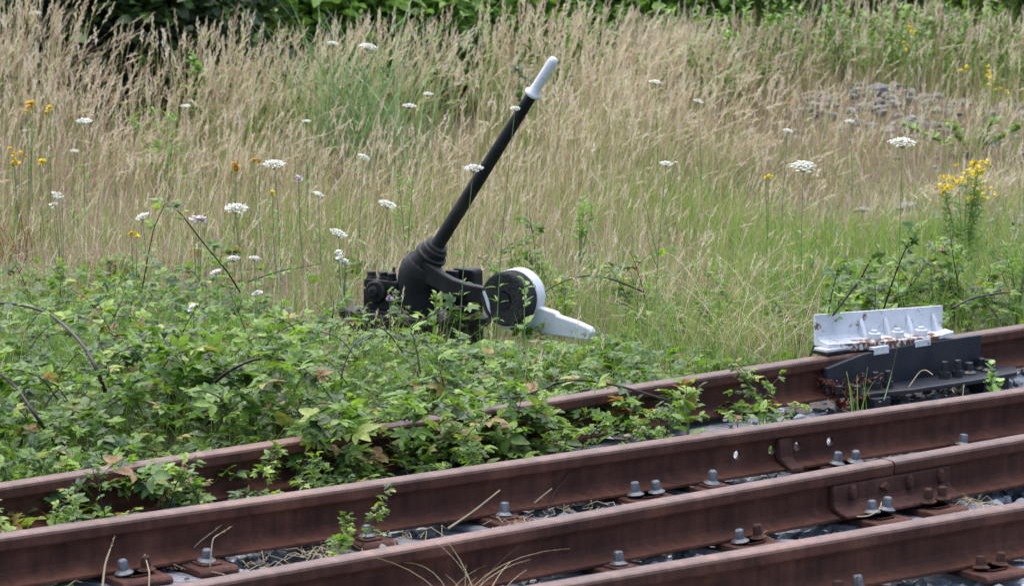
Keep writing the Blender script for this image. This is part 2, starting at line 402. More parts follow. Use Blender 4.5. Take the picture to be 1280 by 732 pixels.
def sq_head(g, x, y, z0, r, h, rot=0., dome=True, sides=4, top=.86):
    prof = [(r, 0), (r, h * .25), (r * top, h * .92), (r * top * .8, h)]
    a = Geo(); lathe(a, prof, (0, 0, 0), (0, 0, 1), sides)
    V = np.concatenate(a.v); c, s = math.cos(rot), math.sin(rot)
    V = V @ np.array([[c, s, 0], [-s, c, 0], [0, 0, 1]]) + (x, y, z0)
    for kk, ff in a.f.items(): g.add(V, np.concatenate(ff)) if kk == list(a.f)[0] else None
    # caps
    base = g.n - len(V)
    for kk, ff in list(a.f.items())[1:]:
        g.f.setdefault(kk, []).append(np.concatenate(ff) + base)

# rail 1 (farthest)
r1 = rail_root(1, 'farthest rusty rail, half hidden by brambles, carrying the white angle block')
make_rail(1, -8, 13, 'rail_bar', r1)
# rail 2 with bolt holes and a lug
r2 = rail_root(2, 'second rusty rail from the lever, with a row of empty bolt holes in its web')
make_rail(2, -8, 13, 'rail_bar', r2, [rail_s(2, p, .085) for p in (920, 963, 995, 1036)])
s = rail_s(2, 980, .06, -.03)
g = Geo()
prism(g, [(-.0095, .06), (-.0095, .122), (-.030, .126), (-.036, .10), (-.040, .062), (-.062, .046), (-.096, .036), (-.10, .022), (-.066, .0305), (-.034, .0415)], 'x', s - .022, s + .03)
g.build('web_lug', M['plate'], r2, bevel=.004)
# rail 3: two lengths that meet in a fishplate joint
sj = rail_s(3, 1117, .17, -.03)
r3 = rail_root(3, 'third rusty rail, left length ending at the bolted fishplate joint')
make_rail(3, -8, sj - .003, 'rail_bar', r3)
r3b = rail_root(3, 'third rusty rail, right length beyond the bolted fishplate joint')
make_rail(3, sj + .004, 13, 'rail_bar', r3b)
s0 = rail_s(3, 1044, .08, -.04); s1 = rail_s(3, 1190, .08, -.04)
g = Geo()
fp = [(-.0095, .052), (-.0095, .124), (-.026, .127), (-.034, .120), (-.034, .072), (-.040, .058), (-.066, .046), (-.094, .041), (-.097, .030), (-.067, .0325), (-.034, .0425)]
prism(g, fp, 'x', s0, s1)
fpo = g.build('fishplate', M['plate'], r3, bevel=.004)
for px_, kind in ((1066, 'oval'), (1106, 'twist'), (1137, 'oval'), (1176, 'oval')):
    s = rail_s(3, px_, .098, -.04)
    b_ = Geo()
    lathe(b_, [(.017, 0), (.017, .012), (.013, .014), (.013, .017)], (0, 0, 0), (0, -1, 0), 8 if kind == 'oval' else 4)
    sc_ = (.75, 1, 1.5) if kind == 'oval' else (1.25, 1, .9)
    b_.v = [np.concatenate(b_.v) * np.array(sc_) + (s, -.034, .098)]
    b_.build('bolt', M['rust_bolt'], fpo, bevel=.002)
# rail 4 (nearest)
r4 = rail_root(4, 'nearest rusty rail, crossing the lower right corner')
make_rail(4, -8, 13, 'rail_bar', r4)

# ------------------------------------------------------------------ baseplates with coach screws
def screw_mesh(flange=.027):
    g = Geo()
    lathe(g, [(flange, 0), (flange + .001, .003), (flange * .8, .007), (.0165, .011)], (0, 0, 0), (0, 0, 1), 20)
    lathe(g, [(.0160, .0105), (.0152, .024), (.0143, .037), (.0110, .0405)], (0, 0, 0), (0, 0, 1), 6)
    return g
SCREW = {}
for kk, mt in (('grey', 'galv'), ('rusty', 'rust_bolt')):
    o = screw_mesh(.027 if kk == 'grey' else .026).mesh('screw'); o.materials.append(M[mt]); SCREW[kk] = o
def baseplate(k, screws, label, zoff=0.0):
    """screws: (px, py, kind) picture points of the screw heads along rail k"""
    ss_ = [rail_s(k, p[0], .075, -.098) for p in screws]
    sc = (min(ss_) + max(ss_)) / 2
    p = rail_p(k, sc)
    root = empty('baseplate', (p[0], p[1], 0), RL[k]['ang'] + random.uniform(-.02, .02))
    hl = max(.066, (max(ss_) - min(ss_)) / 2 + .045)
    g = Geo()
    prism(g, [(-.178, -.002), (-.178, .010), (-.165, .0195), (.165, .0195), (.178, .010), (.178, -.002)], 'x', -hl, hl)
    for s_ in ss_: prism(g, [(-.030, -.138), (.030, -.138), (.036, -.12), (.036, -.0685), (-.036, -.0685), (-.036, -.12)], 'z', .018, .027)
    g.build('plate', M['plate'], root, bevel=.004)
    for s_, q in zip(ss_, screws):
        o = bpy.data.objects.new('screw', SCREW[q[2]]); COL.objects.link(o); o.parent = root
        o.location = (s_ - sc, -.098, .0265 + zoff + random.uniform(0, .002)); o.scale = (1, 1, random.uniform(.85, 1.12)); o.rotation_euler = (random.uniform(-.15, .15), random.uniform(-.13, .13), random.uniform(0, 1))
        if len({x[2] for x in screws}) > 1: o['label'] = q[2] + ' coach screw'
    tag(root, label, 'baseplate', 'rail baseplates')
baseplate(1, [(213, 0, 'grey')], 'rusty baseplate of the farthest rail with one grey screw among bramble leaves at left')
baseplate(2, [(155, 0, 'grey'), (183, 0, 'rusty')], 'rusty baseplate with a grey and a rusty screw near the lower left corner')
baseplate(2, [(258, 0, 'grey')], 'rusty baseplate with one grey screw beside brown leaf litter at lower left')
baseplate(2, [(458, 0, 'grey')], 'rusty baseplate with one grey screw under the small bramble sprig below the second rail')
baseplate(2, [(630, 0, 'grey')], 'rusty baseplate with one grey screw beside the pale sticks on the second rail')
baseplate(2, [(795, 0, 'grey'), (821, 0, 'grey')], 'rusty baseplate with two grey screws on the second rail, left of the single-screw plate')
baseplate(2, [(890, 0, 'grey')], 'rusty baseplate with one grey screw just left of the empty web holes')
baseplate(2, [(1046, 0, 'grey'), (1069, 0, 'grey')], 'rusty baseplate with two grey screws just right of the web lug')
baseplate(2, [(1204, 0, 'grey')], 'rusty baseplate with one grey screw at the right end of the second rail')
baseplate(3, [(517, 0, 'rusty')], 'rusty baseplate with one rusty screw beside the dry grass tuft at the bottom')
baseplate(3, [(773, 0, 'grey')], 'rusty baseplate with one grey screw on the third rail, right of the dry grass tuft')
baseplate(3, [(925, 0, 'grey'), (948, 0, 'rusty')], 'rusty baseplate with one grey and one rusty screw left of the fishplate')
baseplate(3, [(1090, 0, 'grey'), (1108, 0, 'grey')], 'rusty baseplate with two grey screws under the left half of the fishplate', .012)
baseplate(3, [(1160, 0, 'rusty'), (1178, 0, 'rusty')], 'rusty baseplate with two rusty screws under the right half of the fishplate', .012)
baseplate(4, [(1047, 0, 'rusty'), (1074, 0, 'grey')], 'rusty baseplate with one rusty and one grey screw on the nearest rail')
baseplate(4, [(1226, 0, 'rusty'), (1250, 0, 'rusty')], 'rusty baseplate with two rusty screws on the nearest rail in the lower right corner')

# rusty clamp on rail 1 half under the leaves
s = rail_s(1, 622, .09, -.05); p = rail_p(1, s)
root = empty('rail_clamp', (p[0], p[1], 0), RL[1]['ang'])
g = Geo(); prism(g, [(-.010, .055), (-.010, .12), (-.045, .118), (-.055, .07), (-.12, .055), (-.15, .0), (-.07, .0), (-.067, .032)], 'x', -.2, .2); g.build('clamp_body', M['plate'], root, bevel=.006)
for x_ in (-.15, -.03, .05, .15):
    g = Geo(); sweep(g, [(x_, -.05, .085), (x_, -.085, .083), (x_, -.0855, .083), (x_, -.13, .08)], [.028, .028, .018, .018], 8); g.build('bolt', M['rust_bolt'], root)
tag(root, 'rusty bolted clamp on the farthest rail half hidden under bramble leaves', 'clamp')

# ------------------------------------------------------------------ stop block: dark angle clamp and white angle on the farthest rail
sA = rail_s(1, 1032, .15, -.05); sB = rail_s(1, 1224, .15, -.05)
p = rail_p(1, sA); ang1 = RL[1]['ang']
root = empty('derail_block', (p[0], p[1], 0), ang1)
tag(root, 'dark steel clamp with a white ribbed angle iron on top, bolted to the farthest rail', 'derail block')
LB = sB - sA
g = Geo()   # upright of the dark angle, its top edge dips at the left end
prism(g, [(0, .035), (LB + .02, .035), (LB, .10), (LB + .005, .172), (LB * .55, .176), (LB * .33, .172), (LB * .22, .168), (LB * .04, .142), (0, .136)], 'y', -.060, -.0365)
g.build('upright_plate', M['navy'], root, bevel=.004)
g = Geo()   # foot of the dark angle, wider to the right
prism(g, [(.04, -.058), (.10, -.15), (.30, -.20), (LB * .75, -.215), (LB + .05, -.20), (LB + .13, -.12), (LB + .10, -.0585)], 'z', .026, .044)
box(g, .12, .2, -.19, -.09, -.03, .027); box(g, LB - .12, LB + .02, -.19, -.09, -.03, .027)
g.build('foot_plate', M['navy'], root, bevel=.005)
def bolt_part(x, y, z, kind):
    b_ = Geo()
    if kind == 'stud':
        lathe(b_, [(.021, 0), (.021, .024), (.0125, .0245), (.0125, .062), (.010, .064)], (x, y, z), (0, 0, 1), 8)
    elif kind == 'screw':
        lathe(b_, [(.032, 0), (.031, .006), (.018, .014)], (x, y, z), (0, 0, 1), 20)
        lathe(b_, [(.0185, .0135), (.0165, .042), (.012, .045)], (x, y, z), (0, 0, 1), 6)
    else:
        lathe(b_, [(.018, 0), (.017, .026), (.012, .029)], (x, y, z), (0, 0, 1), 8)
    b_.build('bolt', M['blackbolt'], root)
def s_of(px, z, t): return rail_s(1, px, z, t) - sA
for px_, t, kind in ((1180.5, -.12, 'stud'), (1197, -.13, 'stud'), (1211, -.115, 'screw'), (1226, -.08, 'screw'), (1235, -.12, 'screw'), (1094, -.11, 'stud'), (1110, -.12, 'stud'), (1063, -.085, 'nut'), (1071, -.12, 'nut'), (1048, -.08, 'nut')):
    bolt_part(s_of(px_, .06, t), t, .044, kind)
# white angle: upright at the back, foot towards the track, four ribs, three bolts
xa = s_of(1031, .21, .02); xb = s_of(1180, .21, .0)
wroot = None
wa = R(-5)
def wt(V):   # small turn of the white angle against the rail
    V = np.asarray(V, float).copy(); c, s_ = math.cos(wa), math.sin(wa); x, y = V[:, 0] - xa, V[:, 1]
    V[:, 2] -= np.where(V[:, 2] > .15, .022 * np.clip(x / .6, 0, 1.1), 0)
    V[:, 0] = xa + x * c - y * s_; V[:, 1] = x * s_ + y * c; return V
WL = xb - xa
g = Geo()
n_ = 24; V = []; f = []
prof = [(.0, .196), (.0, .209), (.048, .214), (.062, .219), (.069, .229), (.072, .255), (.078, .309), (.089, .309), (.086, .25), (.084, .196)]
for a in range(n_ + 1):
    x = xa + WL * a / n_; tt = a / n_
    bel = .022 * math.sin(PI * min(1, tt * 1.05)) ; flare = .012 * max(0, tt - .85) / .15
    for k_, (y, z) in enumerate(prof):
        V.append((x + (.012 * (z - .21) / .1 if a == n_ else 0), y - (bel if y < .05 else 0) + (.0), z + flare * (1 if y < .05 else 0)))
m_ = len(prof)
for a in range(n_):
    for q in range(m_): f.append((a * m_ + q, (a + 1) * m_ + q, (a + 1) * m_ + (q + 1) % m_, a * m_ + (q + 1) % m_))
f += [tuple(range(m_)), tuple(range((n_ + 1) * m_ - 1, n_ * m_ - 1, -1))]
g.add(wt(V), f); wo = g.build('angle_iron', [M['white_rust'], M['rust_edge']], root)
for pl in wo.data.polygons:      # rust along the worn front edge of the foot
    c_ = pl.center; tt = (c_.x - xa) / WL
    if c_.z < .2075 and tt > .10 and tt < .86 and c_.y < .0: pl.material_index = 1
bpy.context.view_layer.objects.active = wo
for px_ in (1068, 1096, 1122, 1151):
    x = s_of(px_, .24, .08); b_ = Geo()
    prism(b_, [(.0705, .286), (.036, .2125), (.075, .2125)], 'x', x - .009, x + .009)
    b_.v = [wt(np.concatenate(b_.v))]; b_.build('rib', M['white'], wo, bevel=.004)
for px_ in (1084, 1111, 1138):
    x = s_of(px_, .23, .04); b_ = Geo()
    lathe(b_, [(.026, 0), (.026, .022), (.023, .024)], (x, .027, .211), (0, 0, 1), 6); lathe(b_, [(.013, .0235), (.013, .034)], (x, .027, .211), (0, 0, 1), 10)
    b_.v = [wt(np.concatenate(b_.v))]; b_.build('bolt', M['white'], wo, bevel=.002)
g = Geo()  # rusty strip under the front edge
V = []; 
for a in range(n_ + 1):
    tt = a / n_; x = xa + WL * (.12 + .72 * tt); bel = .022 * math.sin(PI * min(1, (.12 + .72 * tt) * 1.05))
    for (y, z) in ((-bel - .003, .183), (-bel - .003, .1955), (.07, .1955), (.07, .186)): V.append((x, y, z + random.uniform(-.003, 0) * (z < .19)))
f = []
for a in range(n_):
    for q in range(4): f.append((a * 4 + q, (a + 1) * 4 + q, (a + 1) * 4 + (q + 1) % 4, a * 4 + (q + 1) % 4))
f += [(0, 1, 2, 3), tuple(range(4 * n_ + 3, 4 * n_ - 1, -1))]
V = np.asarray(V); V[:, 2] = np.where(V[:, 2] < .1953, np.maximum(V[:, 2], .176), V[:, 2]); g.add(wt(V), f); g.build('packing_strip', M['rust_edge'], root)
for pa, pb, z0, z1 in ((1092, 1111, .158, .186), (1144, 1163, .163, .188)):
    b_ = Geo(); x0, x1 = s_of(pa, .18, -.06), s_of(pb, .18, -.06); prism(b_, [(-.0615, z0), (-.0615, z1), (.03, z1), (.03, .1712), (-.0355, .1712), (-.0595, .178)][:3] + [(.03, .173), (-.036, .1735), (-.0605, .1775), (-.0605, z0)], 'x', x0, x1)
    b_.build('pad', M['white_rust'], root, bevel=.002)
b_ = Geo(); x0, x1 = s_of(1034, .18, -.02), s_of(1085, .18, -.02); box(b_, x0, x1, -.022, .06, .1725, .184); b_.build('shim', M['black'], root, bevel=.002)
b_ = Geo(); prism(b_, [(x0, .1845), (x1, .1845), (x1 - .04, .195), (x0, .195)], 'y', -.021, .05); b_.build('shim', M['white_rust'], root, bevel=.002)

# ------------------------------------------------------------------ ground lever with counterweight
LO = onz(520, 392, .118)
root = empty('ground_lever', (LO[0], LO[1], .038), R(-32))
tag(root, 'black cast iron points lever with a white hand grip, leaning right over its round counterweight', 'points lever')
g = Geo()
prism(g, [(-.335, -.06), (-.335, .05), (-.25, .11), (.05, .17), (.26, .16), (.30, .06), (.27, -.05), (.16, -.12), (.02, -.15), (-.2, -.11)], 'z', .045, .083)
prism(g, [(-.24, -.08), (-.22, .09), (-.02, .11), (.02, -.10)], 'z', .082, .094)
prism(g, [(-.30, -.05), (-.30, .06), (.24, .13), (.24, -.09), (.0, -.12)], 'z', -.05, .046)
g.build('base_plate', M['black'], root, bevel=.008)
g = Geo()
box(g, -.205, -.045, -.075, .06, .093, .178); prism(g, [(-.205, .180), (-.205, .212), (-.19, .218), (-.055, .214), (-.045, .205), (-.045, .180)], 'y', -.072, .057)
hb = g.build('bearing_block', M['black'], root, bevel=.006)
g = Geo(); lathe(g, [(.046, 0), (.046, .012), (.040, .017)], (-.140, -.074, .168), (0, -1, 0), 24); lathe(g, [(.024, 0.016), (.023, .030), (.015, .034)], (-.140, -.074, .168), (0, -1, 0), 20); g.build('pin_boss', M['black'], hb)
for x, y in ((-.183, -.045), (-.132, -.035), (-.086, -.045)):
    g = Geo(); lathe(g, [(.021, 0), (.021, .010), (.018, .011), (.018, .028), (.015, .031)], (x, y, .214), (0, 0, 1), 14); g.build('cap_bolt', M['black'], hb)
# hub: bell that leans over into the socket of the lever
ux, uz = .592, .806
path = [(.012, .088), (.012, .13), (.013, .17), (.016, .205), (.022, .238), (.034, .268), (.049, .290)]
rr = [.086, .085, .085, .0875, .090, .088, .076]
g = Geo(); sweep(g, [(a, 0, z) for a, z in path], rr, 28, ref=(0, 1, 0)); 
st = np.array((.036, 0, .274)); dr = np.array((ux, 0, uz))
lathe(g, [(.084, -.03), (.084, -.004), (.066, .003), (.064, .012), (.061, .055), (.066, .058), (.066, .070), (.056, .074), (.053, .098), (.046, .104), (.044, .116), (.031, .12)], st, dr, 28)
hub = g.build('hub', M['black'], root, smooth=True)
md = hub.modifiers.new('e', 'EDGE_SPLIT'); md.split_angle = R(32)
g = Geo(); lathe(g, [(.012, 0), (.012, .004)], (-.058, -.0675, .262), (-.55, -.83, .1), 14); g.build('oil_hole_shade', M['hole'], hub)  # thin black disc on the hub, painted shade in place of a bored hole
tip = np.array((.650, 0, 1.137)); bs = st + dr * .115; dl = tip - bs; LL = np.linalg.norm(dl); dl /= LL
gb = LL - .185
g = Geo(); lathe(g, [(.0295, 0), (.0285, .02), (.0265, LL * .35), (.0225, gb)], bs, dl, 24); lev = g.build('lever_bar', M['black'], root, smooth=True)
md = lev.modifiers.new('e', 'EDGE_SPLIT'); md.split_angle = R(40)
g = Geo(); lathe(g, [(.022, 0), (.0325, .004), (.0335, .012), (.030, .018), (.0225, .024), (.0205, .05), (.0205, .155), (.0195, .172), (.015, .182), (.006, .187)], bs + dl * gb, dl, 24)
gr = g.build('hand_grip', M['white'], lev, smooth=True)
# weight arm
arc = [(.06, .272), (.105, .252), (.15, .230), (.20, .213), (.27, .198), (.35, .190), (.44, .185)]
hh = [.040, .038, .035, .033, .033, .034, .034]
g = Geo(); V = []; f = []
P = np.array(arc); T = np.gradient(P, axis=0); T /= np.linalg.norm(T, axis=1)[:, None]; Nn = np.stack([-T[:, 1], T[:, 0]], 1)
for (pt, nn, h) in zip(P, Nn, hh):
    for (yy, q) in ((-.062, -1), (-.062, 1), (-.022, 1), (-.022, -1)):
        e = pt + nn * h * q; V.append((e[0], yy, e[1]))
for a in range(len(arc) - 1):
    for q in range(4): f.append((a * 4 + q, (a + 1) * 4 + q, (a + 1) * 4 + (q + 1) % 4, a * 4 + (q + 1) % 4))
f += [(3, 2, 1, 0), tuple(range((len(arc) - 1) * 4, len(arc) * 4))]
g.add(V, f); arm = g.build('weight_arm', M['black'], root, bevel=.006)
g = Geo(); lathe(g, [(.016, 0), (.016, .008), (.010, .012)], (.262, -.062, .190), (0, -1, 0), 14); g.build('pin', M['black'], arm)
# second bearing block behind the arm
g = Geo()
prism(g, [(.085, .082), (.085, .20), (.12, .21), (.135, .262), (.143, .270), (.228, .268), (.238, .257), (.238, .082)], 'y', .06, .13)
bb = g.build('rear_bearing', M['black'], root, bevel=.008)
g = Geo(); box(g, .118, .175, .030, .056, .185, .262); box(g, .125, .20, .018, .056, .165, .182); g.build('bearing_cap', M['black'], bb, bevel=.006)
g = Geo(); lathe(g, [(.017, 0), (.017, .014), (.012, .018)], (.155, .018, .205), (0, -1, 0), 8); g.build('cap_bolt', M['black'], bb)
# counterweight
cx, cz, cr = .476, .190, .108
g = Geo(); lathe(g, [(.026, -.008), (.034, .010), (.099, .012), (.106, .006), (.108, -.005), (.108, -.062)], (cx, -.085, cz), (0, -1, 0), 40)
cw = g.build('counterweight', M['black_rough'], root, smooth=True)
md = cw.modifiers.new('e', 'EDGE_SPLIT'); md.split_angle = R(30)
g = Geo(); lathe(g, [(.034, 0), (.033, .0015)], (cx - .004, -.0972, cz - .006), (0, -1, 0), 24); lathe(g, [(.012, 0.001), (.010, .004)], (cx + .002, -.0962, cz - .006), (0, -1, 0), 12); g.build('centre_hole_shade', M['hole'], cw)  # black disc over the recess, its depth shade put into the colour
g = Geo(); lathe(g, [(.1075, 0), (.111, -.004), (.111, -.058), (.104, -.064)], (cx, -.0225, cz), (0, -1, 0), 40)
wr = g.build('white_rim', M['white'], cw, smooth=True); md = wr.modifiers.new('e', 'EDGE_SPLIT'); md.split_angle = R(30)
g = Geo(); prism(g, [(cx - .098, cz + .025), (cx - .086, cz + .03), (cx - .066, cz - .015), (cx - .060, cz - .06), (cx - .072, cz - .045)], 'y', -.0985, -.0965); g.build('paint_patch', M['white'], cw)
g = Geo(); prism(g, [(.40, .06), (.40, .160), (.565, .160), (.655, .142), (.665, .130), (.755, .112), (.812, .094), (.824, .078), (.815, .045)], 'y', -.012, .030)
g.build('white_bar', M['white'], root, bevel=.006)

# ------------------------------------------------------------------ ballast
def icos():
    bm = bmesh.new(); bmesh.ops.create_icosphere(bm, subdivisions=1, radius=1)
    V = np.array([v.co for v in bm.verts]); Fc = np.array([[v.index for v in f.verts] for f in bm.faces]); bm.free(); return V, Fc
IV, IF = icos()
def rocks(g, P, size, flat=.7):
    n = len(P); J = 1 + rng.uniform(-.32, .32, (n, len(IV), 1))
    V = IV[None] * J * rng.uniform(.6, 1.2, (n, 1, 3)) * np.array([1, 1, flat])
    a = rng.uniform(0, 2 * PI, n); c, s = np.cos(a), np.sin(a)
    t = rng.uniform(-.5, .5, n)
    x = V[..., 0] * c[:, None] - V[..., 1] * s[:, None]; y = V[..., 0] * s[:, None] + V[..., 1] * c[:, None]
    z = V[..., 2] + x * t[:, None] * .4
    V = np.stack([x, y, z], -1) * size[:, None, None] + P[:, None, :]
    Fc = (IF[None] + (np.arange(n) * len(IV))[:, None, None]).reshape(-1, 3)
    g.add(V.reshape(-1, 3), Fc, np.repeat(rng.uniform(0, 1, n), len(IV)))
n = 17000
u = rng.uniform(4.6, 10.6, n); v = rng.uniform(6.2, 9.75, n)
px_ = u[:, None] * UD + v[:, None] * VD
w = u + .52 * (v - 8.0)
on_sleeper = np.zeros(n, bool)
for ww in (6.22, 6.97, 7.48, 8.03, 8.31, 8.9, 9.42): on_sleeper |= np.abs(w - ww) < .118
keep = ~on_sleeper | (rng.random(n) < .05)
sz = rng.uniform(.012, .034, n)
z = np.where(on_sleeper, .006, -.066 + rng.uniform(0, .05, n) + (vnoise(px_[:, 0], px_[:, 1], .4, 5) - .5) * .05)
g = Geo(); P_ = np.stack([px_[:, 0], px_[:, 1], z], 1)[keep]; rocks(g, P_, np.where(on_sleeper, sz * .5, sz)[keep])
tag(g.build('ballast', M['stone']), 'grey blue crushed stone ballast between the sleepers', 'ballast', kind='stuff')
# leaf litter and twigs on the timbers
def litter(g, n, u0, u1, v0, v1, z=.012):
    u = rng.uniform(u0, u1, n); v = rng.uniform(v0, v1, n); P = u[:, None] * UD + v[:, None] * VD
    L = rng.uniform(.012, .05, n); a = rng.uniform(0, 2 * PI, n); wd = rng.uniform(.001, .004, n)
    d = np.stack([np.cos(a), np.sin(a), rng.uniform(-.25, .35, n)], 1); q = np.stack([-np.sin(a), np.cos(a), rng.uniform(-.6, .6, n)], 1)
    c = np.stack([P[:, 0], P[:, 1], z + rng.uniform(0, .02, n)], 1)
    V = np.stack([c - d * L[:, None] / 2, c + q * wd[:, None], c + d * L[:, None] / 2, c - q * wd[:, None]], 1).reshape(-1, 3)
    g.add(V, np.arange(4 * n).reshape(-1, 4), np.repeat(rng.uniform(0, .45, n), 4))

# ------------------------------------------------------------------ plants: bulk geometry
def rotmats(fwd, up):
    f = fwd / (np.linalg.norm(fwd, axis=1)[:, None] + 1e-9)
    x = np.cross(f, up); x /= np.linalg.norm(x, axis=1)[:, None] + 1e-9
    z = np.cross(x, f)
    return np.stack([x, f, z], -1)      # columns
def scatter(g, tv, tf, Mx, P, S, tint):
    n = len(P); V = np.einsum('nij,kj->nki', Mx, tv) * S[:, None, None] + P[:, None, :]
    Fc = (tf[None] + (np.arange(n) * len(tv))[:, None, None]).reshape(-1, tf.shape[1])
    g.add(V.reshape(-1, 3), Fc, np.repeat(tint, len(tv)) if np.ndim(tint) == 1 else tint.ravel())
def leaflet(width=.32, teeth=5, fold=.22, droop=.18):
    """unit-length leaflet along +Y, normal +Z; quads"""
    ts = np.linspace(0, 1, teeth + 2)
    V = []; 
    for k, t in enumerate(ts):
        w = width * (math.sin(PI * t ** .8)) ** .8 * (1.08 - .25 * t) if 0 < t < 1 else 0.0
        z = -droop * t * t
        V += [(0, t, z), (w, t - .06 * (0 < t < 1), z + fold * w), (w * .82, t + .05 * (0 < t < 1), z + fold * w), (-w, t - .06 * (0 < t < 1), z + fold * w), (-w * .82, t + .05 * (0 < t < 1), z + fold * w)]
    f = []
    for k in range(teeth + 1):
        a = k * 5; b_ = a + 5
        f.append((a, a + 2, b_ + 1, b_)); f.append((a, b_, b_ + 3, a + 4))
    # small triangles of the teeth as quads with a doubled corner are avoided: teeth share the next ring
    for k in range(1, teeth + 1):
        a = k * 5; f.append((a, a + 1, a + 2, a)); f.append((a, a, a + 4, a + 3))
    f = [q for q in f if len(set(q)) == 4]
    tri = []
    for k in range(1, teeth + 1):
        a = k * 5; tri.append((a, a + 1, a + 2)); tri.append((a, a + 4, a + 3))
    allf = []
    for q in f: allf += [(q[0], q[1], q[2]), (q[0], q[2], q[3])]
    return np.array(V), np.array(allf + tri)
LV, LF = leaflet()
LV2, LF2 = leaflet(.36, 3, .2, .25)
def compound(n=3, seed=0):
    r = np.random.default_rng(seed); V = []; Fc = []; k = 0
    specs = [(0, .42, .62), (62, .36, .52), (-62, .36, .52)] if n == 3 else [(0, .42, .6), (48, .38, .52), (-48, .38, .52), (105, .33, .40), (-105, .33, .40)]
    for a, st, L in specs:
        a = R(a + r.uniform(-9, 9)); c, s = math.cos(a), math.sin(a)
        v = LV * L; tl = r.uniform(-.25, .25); v = v.copy(); v[:, 2] += v[:, 0] * tl
        v = np.stack([v[:, 0] * c + v[:, 1] * s, -v[:, 0] * s + v[:, 1] * c, v[:, 2]], 1)
        off = .40 if abs(a) < .3 else .34
        v[:, 1] += off; v[:, 0] += math.sin(a) * .05; V.append(v); Fc.append(LF + k); k += len(v)
    pt = np.array([(-.012, 0, 0), (.012, 0, 0), (.009, .42, .0), (-.009, .42, .0)]); V.append(pt); Fc.append(np.array([(0, 1, 2), (0, 2, 3)]) + k)
    return np.concatenate(V), np.concatenate(Fc)
COMP = [compound(3, 1), compound(3, 2), compound(5, 3), compound(3, 4), compound(5, 5)]

def leaves_on(g, pts, tang, size, tilt=.45, base_tint=.5, spread=.28, lift=.25, head=None):
    n = len(pts)
    a = rng.uniform(0, 2 * PI, n)
    side = np.stack([np.cos(a), np.sin(a), np.zeros(n)], 1)
    fwd = side * .9 + tang * .5; fwd[:, 2] = fwd[:, 2] * .4 + rng.uniform(-.15, .45, n) * (lift / .25)
    up = np.stack([rng.normal(0, tilt * 1.35, n), rng.normal(-.2, tilt * 1.35, n), np.ones(n)], 1)
    Mx = rotmats(fwd, up); t = np.clip(base_tint + rng.normal(0, spread, n), 0, 1); S = size * rng.uniform(.65, 1.25, n)
    which = rng.integers(0, len(COMP), n)
    for q, (cv, cf) in enumerate(COMP):
        m = which == q
        if m.any(): scatter(g, cv, cf, Mx[m], pts[m], S[m], t[m])
def arc_path(L, elev, droop, n=16, wob=.04, r=None):
    r = r or rng; d = np.array([math.cos(elev), 0, math.sin(elev)]); p = np.zeros(3); P = [p.copy()]
    yaw = 0
    for k in range(n):
        d = d + np.array([0, r.normal(0, wob), -droop / n]); d /= np.linalg.norm(d); p = p + d * L / n; P.append(p.copy())
    return np.array(P)
def cane_meshes(L, elev, droop, leafsize, nleaf, tint, laterals=2, rad=.0035, flowers=0):
    gs, gl, gf = Geo(), Geo(), Geo()
    P = arc_path(L, elev, droop); P[:, 2] = np.maximum(P[:, 2], .01 + 0 * P[:, 2])
    sweep(gs, P, np.linspace(rad, rad * .35, len(P)), 5, ref=(.1, 1, .05))
    pts = []; tg = []
    def along(P, k, t0=.1):
        ts = rng.uniform(t0, 1, k) * (len(P) - 1); i = np.minimum(ts.astype(int), len(P) - 2); fr = (ts - i)[:, None]
        pts.append(P[i] * (1 - fr) + P[i + 1] * fr); d = P[i + 1] - P[i]; tg.append(d / (np.linalg.norm(d, axis=1)[:, None] + 1e-9))
    along(P, nleaf)
    for q in range(laterals):
        i = int(rng.uniform(.25, .85) * (len(P) - 1)); a = rng.uniform(0, 2 * PI); Q = arc_path(L * rng.uniform(.2, .45), R(rng.uniform(15, 65)), rng.uniform(.4, 1.4), 8)
        c, s = math.cos(a), math.sin(a); Q = np.stack([Q[:, 0] * c - Q[:, 1] * s, Q[:, 0] * s + Q[:, 1] * c, Q[:, 2]], 1) + P[i]; Q[:, 2] = np.maximum(Q[:, 2], .01)
        sweep(gs, Q, np.linspace(rad * .6, rad * .25, len(Q)), 4, ref=(.1, 1, .05)); along(Q, max(3, int(nleaf * .3)), .15)
    leaves_on(gl, np.concatenate(pts), np.concatenate(tg), leafsize * .98, .42, tint)
    return gs, gl
PROTO = []
def cane_proto(L, elev, droop, leafsize, nleaf, tint, lat):
    gs, gl = cane_meshes(L, R(elev), droop, leafsize, nleaf, tint, lat)
    a = gs.mesh('stem', True); a.materials.append(M['cane']); b_ = gl.mesh('foliage', True); b_.materials.append(M['bramble'])
    return a, b_
def place_cane(proto, loc, rz, sc, label, group, name='bramble_cane', cat='bramble'):
    root = empty(name, loc, rz); root.scale = (sc, sc, sc)
    for nm, me in zip(('stem', 'foliage'), proto):
        o = bpy.data.objects.new(nm, me); COL.objects.link(o); o.parent = root
    return tag(root, label, cat, group)
for q in range(14):
    PROTO.append(cane_proto(rng.uniform(.4, .8), rng.uniform(45, 80), rng.uniform(1.0, 2.2), rng.uniform(.075, .105), int(rng.uniform(22, 36)), rng.uniform(.35, .62), 3))
LOWP = []
for q in range(9):
    LOWP.append(cane_proto(rng.uniform(.25, .45), rng.uniform(30, 60), rng.uniform(1.0, 2.0), rng.uniform(.065, .095), int(rng.uniform(12, 20)), rng.uniform(.4, .62), 2))
FINE = []
for q in range(8):   # small leaves on thin shoots
    FINE.append(cane_proto(rng.uniform(.2, .4), rng.uniform(40, 80), rng.uniform(.6, 1.8), rng.uniform(.045, .065), int(rng.uniform(12, 22)), rng.uniform(.4, .65), 2))

